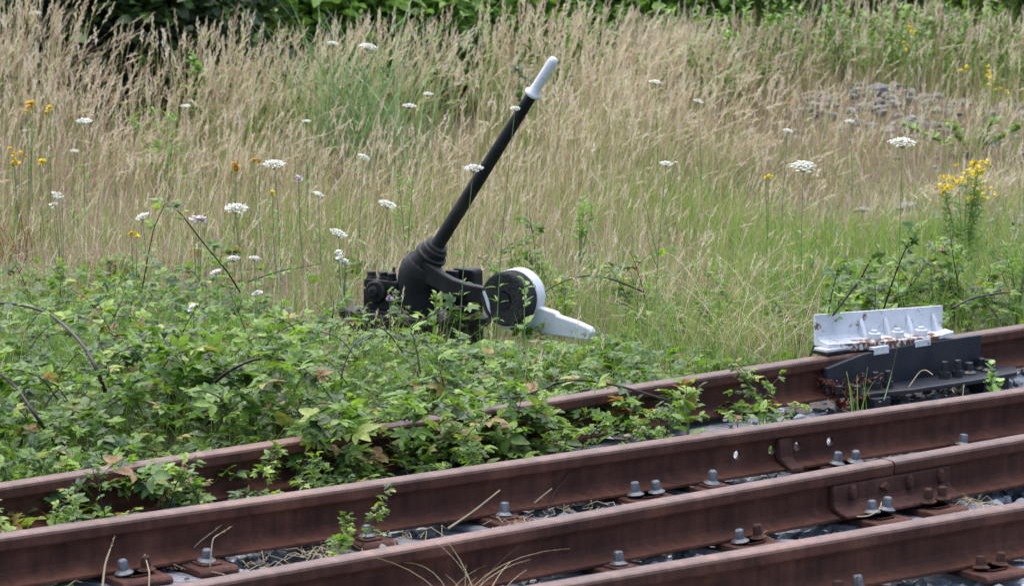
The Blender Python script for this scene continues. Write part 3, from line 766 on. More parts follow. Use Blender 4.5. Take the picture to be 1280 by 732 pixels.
def in_poly(x, y, poly):
    x = np.asarray(x); y = np.asarray(y); ins = np.zeros(x.shape, bool); j = len(poly) - 1
    for i in range(len(poly)):
        xi, yi = poly[i]; xj, yj = poly[j]
        ins ^= ((yi > y) != (yj > y)) & (x < (xj - xi) * (y - yi) / (yj - yi + 1e-12) + xi); j = i
    return ins
def gpoly(pts, z): return [tuple(onz(a, b, z)[:2]) for a, b in pts]
THICK = gpoly([(-160, 345), (60, 352), (200, 350), (330, 372), (420, 405), (600, 425), (750, 430), (880, 455), (900, 470), (640, 510), (300, 560), (-160, 625)], .12)
def hit_lever(x, y, r=.0):
    dx, dy = x - LO[0], y - LO[1]; c, s = math.cos(R(-32)), math.sin(R(-32))
    lx = dx * c + dy * s; ly = -dx * s + dy * c
    return (lx > -.36 - r) & (lx < .84 + r) & (ly > -.14 - r) & (ly < .17 + r)
GRP = 'bramble canes of the thicket before the lever'
LABT = 'leafy green bramble cane crowded into the thicket along the farthest rail'
npl = 0; xs_ = np.array([p[0] for p in THICK]); ys_ = np.array([p[1] for p in THICK])
tries = 0
while npl < 150 and tries < 20000:
    tries += 1
    x = rng.uniform(xs_.min(), xs_.max()); y = rng.uniform(ys_.min(), ys_.max())
    if not in_poly(np.array([x]), np.array([y]), THICK)[0]: continue
    v = -.6342 * x + .77317 * y; u = .77317 * x + .6342 * y
    pxx = CX + F * x / (y * CC - (.1 - CZ) * SS)
    if v < 9.72 or hit_lever(x, y, .05) or abs(pxx - 640) > 760: continue
    near_lever = bool(hit_lever(x, y, .9))
    if hit_lever(x + .15, y + .28, .16): continue
    if pxx > 520: pool = LOWP if rng.random() < .55 else FINE
    elif near_lever: pool = LOWP if rng.random() < .7 else FINE
    else: pool = (PROTO if rng.random() < .55 else LOWP) if y < 13.2 else (LOWP if rng.random() < .5 else FINE)
    sc = rng.uniform(.75, 1.15)
    if v < 9.95: sc *= .85
    if near_lever: sc *= .7
    if y > 14.0: sc *= .8
    place_cane(pool[rng.integers(len(pool))], (x, y, float(terrain(x, y)) - .01), rng.uniform(0, 2 * PI), sc, LABT, GRP); npl += 1
# spill over the farthest rail, and between rails one and two
def row(pxs, t_lo, t_hi, pool, label, group, k=1, sc=(.6, .95), z=-.02, lean=False):
    for p_ in pxs:
        t = rng.uniform(t_lo, t_hi); s = rail_s(k, p_, .05, t); q = rail_p(k, s, t)
        place_cane(pool[rng.integers(len(pool))], (q[0], q[1], z), RL[k]['ang'] - PI / 2 + rng.normal(0, .6) if lean else rng.uniform(0, 2 * PI), rng.uniform(*sc), label, group)
row(np.concatenate([rng.uniform(-30, 60, 5), rng.uniform(60, 215, 7), rng.uniform(260, 480, 12), rng.uniform(480, 620, 10), rng.uniform(690, 850, 10), rng.uniform(850, 1000, 7)]), -.42, -.14, FINE + LOWP[:3],
    'low bramble shoot growing in the gap between the two farthest rails', 'bramble shoots between the two farthest rails')
row(np.concatenate([rng.uniform(-20, 200, 8), rng.uniform(330, 640, 22), rng.uniform(640, 900, 8)]), .06, .16, LOWP,
    'bramble shoot pressed against the far side of the farthest rail', 'bramble shoots against the far side of the rail', 1, (.75, 1.1), .03, True)
row(rng.uniform(420, 610, 10), .03, .09, LOWP, 'bramble shoot hanging over the head of the farthest rail', 'bramble shoots hanging over the farthest rail', 1, (1.0, 1.25), .1, True)
row([425, 437, 448], -.28, -.15, FINE, 'small bramble sprig rooted between the second and third rails', 'sprigs between the second and third rails', 2, (.5, .7), -.01)
# clumps right of the lever, behind the white angle and along the right edge
def clump(n, px0, px1, py0, py1, pool, label, group, sc=(.6, 1.0)):
    for q in range(n):
        p = onz(rng.uniform(px0, px1), rng.uniform(py0, py1), .02)
        place_cane(pool[rng.integers(len(pool))], (p[0], p[1], float(terrain(p[0], p[1]))), rng.uniform(0, 2 * PI), rng.uniform(*sc), label, group)
clump(26, 560, 880, 445, 500, LOWP, LABT, GRP, (.6, .9))
clump(7, 425, 640, 428, 446, FINE, LABT, GRP, (.55, .8))
clump(26, 1025, 1205, 388, 425, LOWP + FINE, 'leafy bramble shoot in the clump behind the white angle iron', 'bramble shoots behind the white angle iron', (.7, 1.1))
clump(7, 690, 840, 395, 425, FINE, 'thin bramble shoot in the grass right of the counterweight', 'bramble shoots right of the counterweight')
clump(8, 600, 800, 370, 395, FINE, 'thin bramble shoot in the grass behind the counterweight', 'bramble shoots behind the counterweight')
clump(8, 1190, 1300, 385, 420, FINE, 'thin bramble shoot in the grass beyond the right end of the rail', 'bramble shoots at the right edge')
clump(7, 850, 1010, 400, 435, FINE, 'thin bramble shoot in the pale grass left of the white angle iron', 'bramble shoots left of the white angle iron', (.5, .8))
clump(10, 20, 420, 345, 370, LOWP, 'bramble cane at the back edge of the thicket against the dry grass', 'bramble canes at the back edge of the thicket')

# bespoke bare canes: picture points with heights above ground give a real path in depth
def cane_path(pts, rad, label, nleaf=6, leaf=.06, mat='cane', name='bramble_cane', cat='bramble', group=None):
    P0 = np.array([onz(px, py, z) if len(q) == 0 else aty(px, py, q[0]) for (px, py, z, *q) in pts])
    # smooth resample
    t = np.arange(len(P0)); tt = np.linspace(0, len(P0) - 1, 8 * (len(P0) - 1) + 1); P = np.stack([np.interp(tt, t, P0[:, k]) for k in range(3)], 1)
    for _ in range(6): P[1:-1] = (P[:-2] + 2 * P[1:-1] + P[2:]) / 4
    base = P[0].copy(); root = empty(name, tuple(base)); P = P - base
    g = Geo(); sweep(g, P, np.linspace(rad, rad * .5, len(P)), 6, ref=(.1, 1, .1))
    # thorns
    n = int(len(P) * 1.5); i = rng.integers(0, len(P) - 1, n); a = rng.uniform(0, 2 * PI, n); d = np.stack([np.cos(a), np.sin(a), rng.uniform(-.5, .5, n)], 1)
    L = rad * 2.2; q = np.cross(d, (0, 0, 1.)) * rad * .5
    if mat == 'cane':
        V = np.stack([P[i] - q, P[i] + q, P[i] + d * L], 1).reshape(-1, 3); g.add(V, np.arange(3 * n).reshape(-1, 3))
    g.build('stem', M[mat], root, smooth=True)
    if nleaf:
        gl = Geo(); i = rng.integers(len(P) // 5, len(P) - 1, nleaf); tg = P[i + 1] - P[i]; tg /= np.linalg.norm(tg, axis=1)[:, None] + 1e-9
        leaves_on(gl, P[i], tg, leaf, .4, .5); gl.build('foliage', M['bramble'], root, smooth=True)
    return tag(root, label, cat, group)
cane_path([(140, 515, .14), (122, 462, .30), (100, 425, .38), (62, 390, .43), (10, 377, .44), (-60, 385, .40)], .008, 'thick dark arching bramble cane at the left edge above the leaves', 3)
cane_path([(70, 556, .10), (45, 520, .22), (20, 482, .3), (-20, 452, .36)], .0075, 'dark bramble cane bending down to the rail at the left edge', 3)
cane_path([(255, 490, .2), (285, 463, .32), (320, 447, .36), (372, 450, .34), (398, 470, .26)], .0065, 'dark arching bramble cane in the middle of the thicket', 4)
cane_path([(430, 520, .04), (425, 470, .18), (440, 430, .28), (470, 415, .30)], .004, 'thin upright bramble cane left of the lever base', 5)
cane_path([(835, 500, .16), (775, 482, .24), (715, 472, .28), (640, 500, .24), (560, 490, .28)], .005, 'long bramble cane hanging across the farthest rail right of the lever', 16, .07)
cane_path([(480, 527, .15), (560, 530, .14), (640, 533, .13), (720, 533, .12)], .003, 'straight purple runner lying in front of the farthest rail', 6, .06)
cane_path([(1008, 455, .02), (1025, 415, .2), (1048, 385, .34), (1075, 350, .5), (1088, 325, .6)], .005, 'purple bramble cane leaning right at the left end of the white angle iron', 26, .06)
cane_path([(1022, 450, .02), (1033, 405, .2), (1040, 365, .38), (1048, 335, .5)], .0035, 'thin upright bramble cane at the left end of the white angle iron', 26, .06)
cane_path([(1190, 385, .18), (1215, 372, .2), (1250, 366, .2), (1300, 362, .2)], .0055, 'brown bare cane arching over the grass at the right edge', 3)
cane_path([(1100, 400, .1), (1118, 345, .3), (1132, 310, .42), (1150, 285, .5)], .004, 'thin bramble cane standing behind the white angle iron', 26, .06)
cane_path([(1145, 345, .2), (1160, 325, .25), (1185, 305, .3)], .003, 'short bare cane leaning right behind the white angle iron', 6, .045)
cane_path([(805, 365, .2), (770, 350, .26), (735, 343, .28), (700, 352, .26), (670, 372, .2)], .004, 'brown cane arching over the grass right of the counterweight', 8, .05)
cane_path([(300, 365, .2), (285, 340, .3), (255, 305, .45), (225, 265, .6), (205, 252, .62)], .004, 'tall thin bramble cane bending left at the back of the thicket', 16, .055)
cane_path([(178, 360, .15), (185, 320, .35), (192, 285, .5), (206, 255, .62)], .003, 'tall thin bramble cane with sparse leaves at the back of the thicket', 12, .05)
cane_path([(310, 352, .2), (350, 338, .3), (400, 330, .3)], .003, 'low brown cane in the grass left of the lever', 8, .05)
cane_path([(520, 640, .02, 11.3), (690, 625, 0, 11.2)][:1] + [(700, 640, .02)] + [(705, 610, .07), (725, 585, .12), (735, 570, .15)], .0025, 'dead dark twig leaning on the second rail', 0) if False else None

for q in range(26):
    x0 = rng.uniform(0, 560); y0 = rng.uniform(420, 530); s_ = rng.choice([-1, 1]); l_ = rng.uniform(40, 110); zz = rng.uniform(.12, .2)
    cane_path([(x0, y0, zz), (x0 + s_ * l_ * .25, y0 - l_ * .35, zz + .13), (x0 + s_ * l_ * .65, y0 - l_ * .5, zz + .19), (x0 + s_ * l_, y0 - l_ * .42, zz + .17)], rng.uniform(.002, .0036), 'thin dark bramble stem arching above the leaves of the thicket', 9, .06, group='bare bramble stems over the thicket')
# ------------------------------------------------------------------ grasses
def blades(g, P, H, W, lean, leanaz, tint, nseg=4, curl=1.6, tipw=.1, tint_base=None):
    n = len(P); t = np.linspace(0, 1, nseg + 1)
    off = lean[:, None] * t[None] ** curl * H[:, None]
    zz = H[:, None] * t[None] * (1 - .22 * np.minimum(lean, 1.5)[:, None] ** 2 * t[None] ** 2)
    cx_ = P[:, 0, None] + np.cos(leanaz)[:, None] * off; cy_ = P[:, 1, None] + np.sin(leanaz)[:, None] * off; cz_ = P[:, 2, None] + zz
    fa = rng.uniform(0, PI, n); fx, fy = np.cos(fa), np.sin(fa)
    w = W[:, None] * (1 - (1 - tipw) * t[None])
    A = np.stack([cx_ - fx[:, None] * w / 2, cy_ - fy[:, None] * w / 2, cz_], -1); B = np.stack([cx_ + fx[:, None] * w / 2, cy_ + fy[:, None] * w / 2, cz_], -1)
    V = np.stack([A, B], 2).reshape(n, -1, 3); k = 2 * (nseg + 1)
    b_ = np.arange(nseg) * 2; q = np.stack([b_, b_ + 1, b_ + 3, b_ + 2], -1)
    Fc = (q[None] + (np.arange(n) * k)[:, None, None]).reshape(-1, 4)
    if tint_base is None: T = np.repeat(tint, k)
    else: T = np.repeat(tint[:, None] * t[None] + tint_base[:, None] * (1 - t[None]), 2, axis=1).ravel()
    g.add(V.reshape(-1, 3), Fc, T)
    tipd = np.stack([cx_[:, -1] - cx_[:, -2], cy_[:, -1] - cy_[:, -2], cz_[:, -1] - cz_[:, -2]], 1); tipd /= np.linalg.norm(tipd, axis=1)[:, None]
    return np.stack([cx_[:, -1], cy_[:, -1], cz_[:, -1]], 1), tipd
def heads(g, T, D, L, Wd, tint, m=9):
    """seed heads: m pointed spikelets round the last part of each stem"""
    n = len(T); s = (np.arange(m) + .5) / m
    a = (np.arange(m) * 2.4)[None] + rng.uniform(0, 6.28, n)[:, None]
    e1 = np.cross(D, (0.3, 1., .1)); e1 /= np.linalg.norm(e1, axis=1)[:, None]; e2 = np.cross(D, e1)
    C = T[:, None, :] + D[:, None, :] * ((s - .25)[None] * L[:, None])[..., None]
    O = np.cos(a)[..., None] * e1[:, None] + np.sin(a)[..., None] * e2[:, None]
    prof = (np.sin(PI * (s * .9 + .08)) ** .6)[None, :, None]
    sl = (L / m * 2.6)[:, None, None]; wv = Wd[:, None, None]
    side = np.cross(O, D[:, None, :])
    p0 = C; p1 = C + D[:, None] * sl * .45 + O * wv * prof + side * wv * .45 * prof; p2 = C + D[:, None] * sl * 1.0 + O * wv * .7 * prof; p3 = C + D[:, None] * sl * .45 + O * wv * .4 * prof - side * wv * .45 * prof
    V = np.stack([p0, p1, p2, p3], 2).reshape(-1, 3)
    g.add(V, np.arange(4 * n * m).reshape(-1, 4), np.repeat(tint, 4 * m))

def field(n, y0, y1):
    # uniform over the seen wedge with a margin
    y = np.sqrt(rng.uniform(y0 ** 2, y1 ** 2, n)); x = rng.uniform(-1, 1, n) * (.148 * y + .55)
    return x, y
def vof(x, y): return -.6342 * x + .77317 * y
def pxof(x, y, z=.2): return CX + F * x / (y * CC - (z - CZ) * SS)
def pyof(x, y, z=0.): 
    dep = y * CC - (z - CZ) * SS; return CY - F * (y * SS + (z - CZ) * CC) / dep
def mound(x, y): return np.maximum(np.exp(-(((x - 2.2) / .62) ** 2 + ((y - 21.75) / .42) ** 2)), np.exp(-(((x - 3.1) / .45) ** 2 + ((y - 21.2) / .5) ** 2)))

# tall dry grass with seed heads
n = 50000
x, y = field(n, 12.6, 25.6)
v = vof(x, y); px = pxof(x, y); nz = vnoise(x, y, 1.1, 1); nz2 = vnoise(x, y, .45, 2)
tall = sstep(y, 17.2, 20.5) * (1 - .55 * sstep(x, .4, 1.8) * (1 - sstep(y, 21.5, 23)))
dens = .12 + .20 * sstep(v, 10.4, 12) + .26 * sstep(y, 16.5, 20)
dens = dens * (.25 + 1.3 * sstep(nz2, .15, .8)) * (.5 + nz)
back = np.where(x < -.3, 20.9, 20.5 + 3.4 * sstep(x, -.3, 1.0)) + 1.2 * (vnoise(x, y, .6, 9) - .5)
dens = dens * (1 - sstep(y, back - .5, back))
dens = dens * (1 - .75 * np.exp(-(((x + .80) / .38) ** 2 + ((y - 19.2) / .6) ** 2)))
dens = np.where(in_poly(x, y, THICK), .05, dens) * (1 - .74 * mound(x, y)) * (1 - .4 * np.exp(-(((x - 2.4) / .8) ** 2 + ((y - 20.9) / .6) ** 2))) * sstep(v, 9.85, 10.15)
right = sstep(px, 830, 1000) * (1 - sstep(y, 20.5, 22)); dens *= 1 - .45 * right
keep = (rng.random(n) < dens) & ~hit_lever(x, y, .03)
x, y, v, px, tall, nz, nz2 = [a[keep] for a in (x, y, v, px, tall, nz, nz2)]; n = len(x)
lowz = sstep(px, 820, 1000) * (1 - sstep(y, 21.2, 22.4))
H = (.24 + .14 * sstep(y, 15, 18) + .30 * tall) * rng.uniform(.6, 1.2, n) * (.75 + .5 * vnoise(x, y, .7, 21)) * (1 - .5 * lowz) * (1 - .3 * sstep(y, 21.5, 22.5))
flat_ = sstep(vnoise(x, y, .9, 51), .62, .75) * (1 - sstep(y, 19, 20.5)); H = H * (1 - .45 * flat_)
P = np.stack([x, y, terrain(x, y) - .01], 1)
greeny = np.clip(.30 * sstep(px, 780, 1000) * (1 - sstep(y, 19, 21)) + .35 * sstep(v, 12.2, 10.5) + .40 * sstep(nz, .62, .9) + .35 * sstep(y, 21.8, 22.8) * sstep(x, .2, 1.5) + .27 + .35 * sstep(vnoise(x, y, 1.4, 41), .5, .75), 0, .8)
tint = np.where(rng.random(n) < greeny, rng.uniform(.65, 1, n), np.clip(rng.normal(.28 + .2 * (nz2 - .5), .11, n), .03, .5))
az = rng.normal(.25, 1.0, n)
g = Geo()
W = (.0032 + .0016 * sstep(y, 16, 22)) * rng.uniform(.8, 1.3, n)
tip, td = blades(g, P, H, W, np.where(rng.random(n) < .12 + .3 * flat_, rng.uniform(.5, 1.2, n), np.abs(rng.normal(.20, .15, n))), az, tint, 4, 1.9, .45, np.clip(tint + rng.uniform(0, .3, n) * (rng.random(n) < .5), 0, 1))
hd = rng.random(n) < (.45 + .4 * sstep(y, 17, 20))
heads(g, tip[hd], td[hd], (rng.uniform(.06, .13, n) * (.7 + .6 * tall))[hd], (rng.uniform(.004, .0075, n) * (1 + .75 * tall))[hd], np.clip(rng.normal(.50, .09, hd.sum()), .2, .68), 9)
# leaf blades at the foot of the dry grass
n2 = 52000
x, y = field(n2, 12.6, 26.5); v = vof(x, y); nz = vnoise(x, y, 1.1, 1)
dn = (1 - sstep(y, 20.6, 21.3) * (x < 0)) * (.35 + .5 * sstep(v, 10.4, 12)) * (1 - .9 * mound(x, y)) * sstep(v, 9.9, 10.2) * np.where(in_poly(x, y, THICK), .12, 1)
keep = (rng.random(n2) < dn) & ~hit_lever(x, y, .02); x, y, v, nz = x[keep], y[keep], v[keep], nz[keep]; n2 = len(x)
P = np.stack([x, y, terrain(x, y) - .01], 1); H = rng.uniform(.08, .30, n2) * (.8 + .5 * sstep(y, 17, 20)) * (1 - .45 * sstep(pxof(x, y), 820, 1000) * (1 - sstep(y, 21.2, 22.4)))
blades(g, P, H, rng.uniform(.0025, .005, n2), np.abs(rng.normal(.6, .4, n2)), rng.uniform(0, 6.28, n2), np.clip(rng.normal(.36, .2, n2), 0, .72), 3, 1.6)
litter(g, 900, 5.7, 9.8, 7.2, 9.4, .006)
tag(g.build('dry_grass', M['straw']), 'tall straw coloured dry grass with feathery seed heads filling the field', 'dry grass', kind='stuff')

# green grass: foot of the field, thicket floor, right side
n3 = 100000
x, y = field(n3, 11.6, 26.5); v = vof(x, y); px = pxof(x, y); nz = vnoise(x, y, .8, 7)
dn = .95 * (1 - sstep(v, 11.0, 13.2)) + .45 * sstep(px, 800, 1000) * (1 - sstep(y, 20, 22)) + .30 * sstep(nz, .55, .85) + .9 * sstep(y, 22.0, 23.2) * sstep(x, -.2, 1.2) + .4 * sstep(vnoise(x, y, .9, 31), .55, .75)
dn = dn * (1 - .75 * mound(x, y)) * sstep(v, 9.7, 9.95) * (.5 + .8 * nz)
keep = (rng.random(n3) < dn) & ~hit_lever(x, y, .02); x, y, v, px, nz = [a[keep] for a in (x, y, v, px, nz)]; n3 = len(x)
P = np.stack([x, y, terrain(x, y) - .01], 1)
H = rng.uniform(.10, .30, n3) * (.75 + .5 * nz) * (1 + .9 * sstep(y, 22.3, 24.5)); H *= (1 - .35 * sstep(v, 10.4, 9.8)) * (1 - .45 * sstep(px, 820, 1000) * sstep(y, 16.5, 18) * (1 - sstep(y, 21.2, 22.4)))
lf = hit_lever(x + .12, y + .22, .16); H = np.where(lf, H * .5, H)
g = Geo(); blades(g, P, H, rng.uniform(.003, .0055, n3), np.abs(rng.normal(.35, .3, n3)), rng.uniform(0, 6.28, n3), np.clip(rng.normal(.45 + .15 * sstep(v, 10.5, 13), .22, n3), 0, 1), 4, 1.7)
tag(g.build('green_grass', M['green_grass']), 'fresh green grass growing at the foot of the brambles and dry stems', 'grass', kind='stuff')

# ground cover of small leaves below the brambles
n4 = 24000
x, y = field(n4, 11.0, 18.0); v = vof(x, y); inT = in_poly(x, y, THICK)
dn = np.where(inT, 1.0, .16 * (1 - sstep(v, 10.5, 13))) * sstep(v, 9.68, 9.75)
keep = (rng.random(n4) < dn) & ~hit_lever(x, y, .02); x, y, v = x[keep], y[keep], v[keep]; n4 = len(x)
P = np.stack([x, y, terrain(x, y) + rng.uniform(.01, .17, n4) * np.where(in_poly(x, y, THICK), 1, .6) * np.where(hit_lever(x + .12, y + .25, .2), .75, 1)], 1)
g = Geo(); leaves_on(g, P, np.zeros((n4, 3)), .062, .45, .42, .25)
tag(g.build('ground_cover', M['bramble'], smooth=True), 'mat of small green bramble leaves covering the ground beyond the rail', 'ground cover', kind='stuff')

# ------------------------------------------------------------------ tufts of bleached grass, single dry stalks
def tuft(loc, n, h, label, mat='straw_pale', name='dry_grass_tuft', cat='grass tuft', spread=.05, lean=.7, w=.0035, group=None, seed=True, az=None, mat2=None):
    root = empty(name, loc); P = np.stack([rng.normal(0, spread, n), rng.normal(0, spread, n), np.full(n, -.01)], 1)
    g = Geo(); H = rng.uniform(.5, 1.1, n) * h; t = rng.uniform(0, 1, n)
    A = rng.uniform(0, 6.28, n) if az is None else rng.normal(az, .7, n)
    tip, td = blades(g, P, H, np.full(n, w), np.abs(rng.normal(lean, .35, n)), A, t, 7, 1.7, .3)
    if seed:
        k = rng.random(n) < .5
        if k.any(): heads(g, tip[k], td[k], rng.uniform(.04, .08, k.sum()), rng.uniform(.002, .004, k.sum()), t[k], 8)
    g.build('blades', M[mat], root)
    return tag(root, label, cat, group)
for (px_, py_), n_, h_, lab in (((935, 448), 90, .34, 'sprawling pale bleached grass tuft behind the rail, left of the white angle iron'),
                             ((890, 440), 60, .30, 'smaller pale bleached grass tuft left of the sprawling one'),
                             ((975, 442), 50, .26, 'short pale bleached grass tuft touching the white angle iron end'),
                             ((905, 400), 50, .34, 'pale bleached grass tuft farther back in the green grass'),
                             ((1260, 400), 40, .22, 'pale bleached grass tuft beyond the right end of the farthest rail'),
                             ((655, 395), 30, .26, 'pale bleached grass tuft behind the counterweight')):
    p = onz(px_, py_, .0); tuft((p[0], p[1], float(terrain(p[0], p[1]))), n_, h_, lab, spread=.13, lean=1.0)
p = onz(585, 765, .0); tuft((p[0], p[1], 0), 16, .25, 'loose tuft of pale dry stalks in front of the third rail at the bottom', spread=.05, lean=.85, w=.004, seed=False)
p = onz(625, 650, .0)
def stalk(pts, rad, label, head=True, group='single dry stalks along the rails', name='dry_stalk', mat='straw_pale'):
    P0 = np.array([onz(a, b, z) if len(q) == 0 else aty(a, b, q[0]) for a, b, z, *q in pts]); t = np.arange(len(P0)); tt = np.linspace(0, len(P0) - 1, 6 * (len(P0) - 1) + 1)
    P = np.stack([np.interp(tt, t, P0[:, k]) for k in range(3)], 1)
    for _ in range(4): P[1:-1] = (P[:-2] + 2 * P[1:-1] + P[2:]) / 4
    base = P[0].copy(); root = empty(name, tuple(base)); P -= base
    g = Geo(); sweep(g, P, 1.25 * np.linspace(rad, rad * .6, len(P)), 5, ref=(.1, 1, .1)); g.build('stem', M[mat], root)
    if head:
        gh = Geo(); D = P[-1] - P[-3]; D /= np.linalg.norm(D); heads(gh, P[-1][None], D[None], np.array([.05]), np.array([.003]), np.array([.4]), 10); gh.build('seed_head', M['straw_pale'], root)
    tag(root, label, 'dry stalk', group)
stalk([(128, 735, .0), (131, 705, .06), (138, 685, .10)], .003, 'pale hooked dry stalk at the lower left before the first rail screw')
stalk([(67, 728, .0), (67, 708, .04), (69, 692, .07)], .0015, 'short thin dry stalk in the lower left corner')
stalk([(186, 735, .0), (187, 715, .04), (183, 700, .06)], .002, 'short dry stalk right of the hooked stalk')
stalk([(262, 716, .0), (264, 690, .06), (266, 672, .10), (274, 667, .11)], .002, 'thin dry stalk bent at the tip beside the lower left screw')
stalk([(232, 700, .01), (245, 680, .06), (262, 667, .09)], .002, 'slanting dry stalk crossing the screw at lower left')
stalk([(893, 590, .02), (925, 575, .06), (955, 548, .12), (975, 536, .15), (1000, 535, .15)], .0018, 'long curved dry stalk arching before the empty web holes', False)
stalk([(845, 605, .01), (848, 585, .05), (852, 560, .10)], .0012, 'thin upright dry stalk right of the paired screws', False)
stalk([(935, 592, .01), (938, 575, .04), (950, 568, .06)], .0014, 'short bent dry stalk under the web lug', False)
stalk([(955, 590, .01), (968, 570, .05), (978, 567, .06)], .0014, 'short forked dry stalk right of the web lug', False)
stalk([(1198, 549, .01), (1200, 525, .06), (1203, 500, .12), (1205, 480, .17)], .0014, 'tall thin dry stalk beside the screw at the right end of the second rail', False)
stalk([(1225, 548, .01), (1230, 530, .05), (1236, 518, .08)], .0012, 'short thin dry stalk right of the right end screw', False)
stalk([(820, 600, .02), (822, 585, .05), (827, 570, .08)], .0024, 'pale dry stalk between the paired grey screws', False)
stalk([(1060, 645, .03), (1085, 645, .04), (1100, 637, .06), (1102, 627, .08)], .002, 'curled dry stalk hanging under the fishplate screws', False)
stalk([(560, 660, .01), (590, 640, .04), (625, 612, .10)], .003, 'pale straight dead stick leaning on the second rail', False)
stalk([(655, 640, .01), (675, 622, .05), (690, 610, .08)], .0028, 'pale forked dead stick right of the leaning stick', False)
stalk([(683, 640, .01), (692, 615, .06), (712, 590, .11), (728, 572, .15)], .0026, 'dark dead twig leaning on the second rail above the sticks', False, mat='cane')
stalk([(1133, 488, .03), (1150, 463, .10), (1158, 462, .11), (1166, 468, .10)], .002, 'pale curved stalk arching over the dark foot plate', False)
stalk([(1105, 500, .02), (1115, 465, .10), (1122, 432, .22)], .0018, 'green stalk with pale seed head before the dark upright plate', True, mat='green_stem')
stalk([(90, 610, .05), (108, 595, .1), (118, 597, .1), (130, 608, .08)], .003, 'pale bent dead stem over the brambles before the farthest rail', False)
stalk([(80, 640, .05), (95, 615, .1), (120, 590, .14), (80, 575, .15)][:3], .003, 'pale slanting dead stem at the left end of the farthest rail', False)
stalk([(0, 625, .05), (10, 610, .1), (25, 608, .1)], .003, 'pale bent dead stem at the far left edge', False)
# fallen sticks as bent straw round screws in the joint gap
def straw_heap(px_, py_, n, label, r=.07, mat='straw_pale'):
    p = onz(px_, py_, .01); root = empty('straw_heap', (p[0], p[1], 0)); g = Geo()
    for q in range(n):
        a = rng.uniform(0, 6.28); b_ = a + rng.normal(0, .6); l = rng.uniform(.03, .09); c0 = rng.normal(0, r * .5, 2)
        z0 = rng.uniform(.004, .02); sweep(g, [(c0[0], c0[1], z0), (c0[0] + math.cos(a) * l * .5, c0[1] + math.sin(a) * l * .5, z0 + rng.uniform(0, .02)), (c0[0] + math.cos(b_) * l, c0[1] + math.sin(b_) * l, max(.003, z0 - .01))], .0011, 4, tint=rng.uniform(0, .8))
    g.build('straw', M[mat], root); tag(root, label, 'straw heap')
straw_heap(215, 702, 60, 'heap of brown leaf litter beside the rusty screw at lower left', .1, 'straw')
straw_heap(925, 672, 26, 'wisp of brown straw below the single grey screw left of the fishplate')
straw_heap(1215, 628, 26, 'wisp of brown straw right of the fishplate')
straw_heap(1125, 715, 26, 'wisp of brown straw beyond the nearest rail at the bottom right', .05, 'straw')
straw_heap(640, 655, 30, 'wisp of straw beside the middle screw of the second rail', .09)
straw_heap(400, 690, 30, 'wisp of straw between the second and third rails at left', .1)

for a_, b_, lab in ((60, 718, 'wisp of pale straw in the lower left corner'), (330, 704, 'wisp of pale straw left of the sprig between the second and third rails'), (480, 668, 'wisp of pale straw between the second and third rails left of the pale sticks'), (720, 640, 'wisp of pale straw right of the pale sticks'), (1010, 640, 'wisp of brown straw left of the fishplate screws')):
    straw_heap(a_, b_, 22, lab, .16)
# ------------------------------------------------------------------ flowers
def umbel(g, c, nrm, r, nu=28, tint=.7):
    nrm = np.asarray(nrm, float); nrm /= np.linalg.norm(nrm); e1 = np.cross(nrm, (0, 1, .2)); e1 /= np.linalg.norm(e1); e2 = np.cross(nrm, e1)
    C = []
    for k in range(nu):
        rr_ = r * math.sqrt((k + .5) / nu); a = k * 2.39996
        h = .32 * r * (1 - (rr_ / r) ** 2)
        C.append(c + e1 * rr_ * math.cos(a) + e2 * rr_ * math.sin(a) + nrm * h)
    C = np.array(C); m = 15
    P = (C[:, None] + rng.normal(0, r * .085, (nu, m, 3)) * np.array([1, 1, .6])).reshape(-1, 3); n = len(P)
    a = rng.uniform(0, 6.28, n); s = r * rng.uniform(.07, .115, n); d1 = np.stack([np.cos(a), np.sin(a), rng.uniform(-.5, .5, n)], 1) * s[:, None]; d2 = np.stack([-np.sin(a), np.cos(a), rng.uniform(-.5, .5, n)], 1) * s[:, None]
    V = np.stack([P - d1, P + d2, P + d1, P - d2], 1).reshape(-1, 3); g.add(V, np.arange(4 * n).reshape(-1, 4), np.repeat(np.clip(rng.normal(tint, .15, n), 0, 1), 4))
    return C
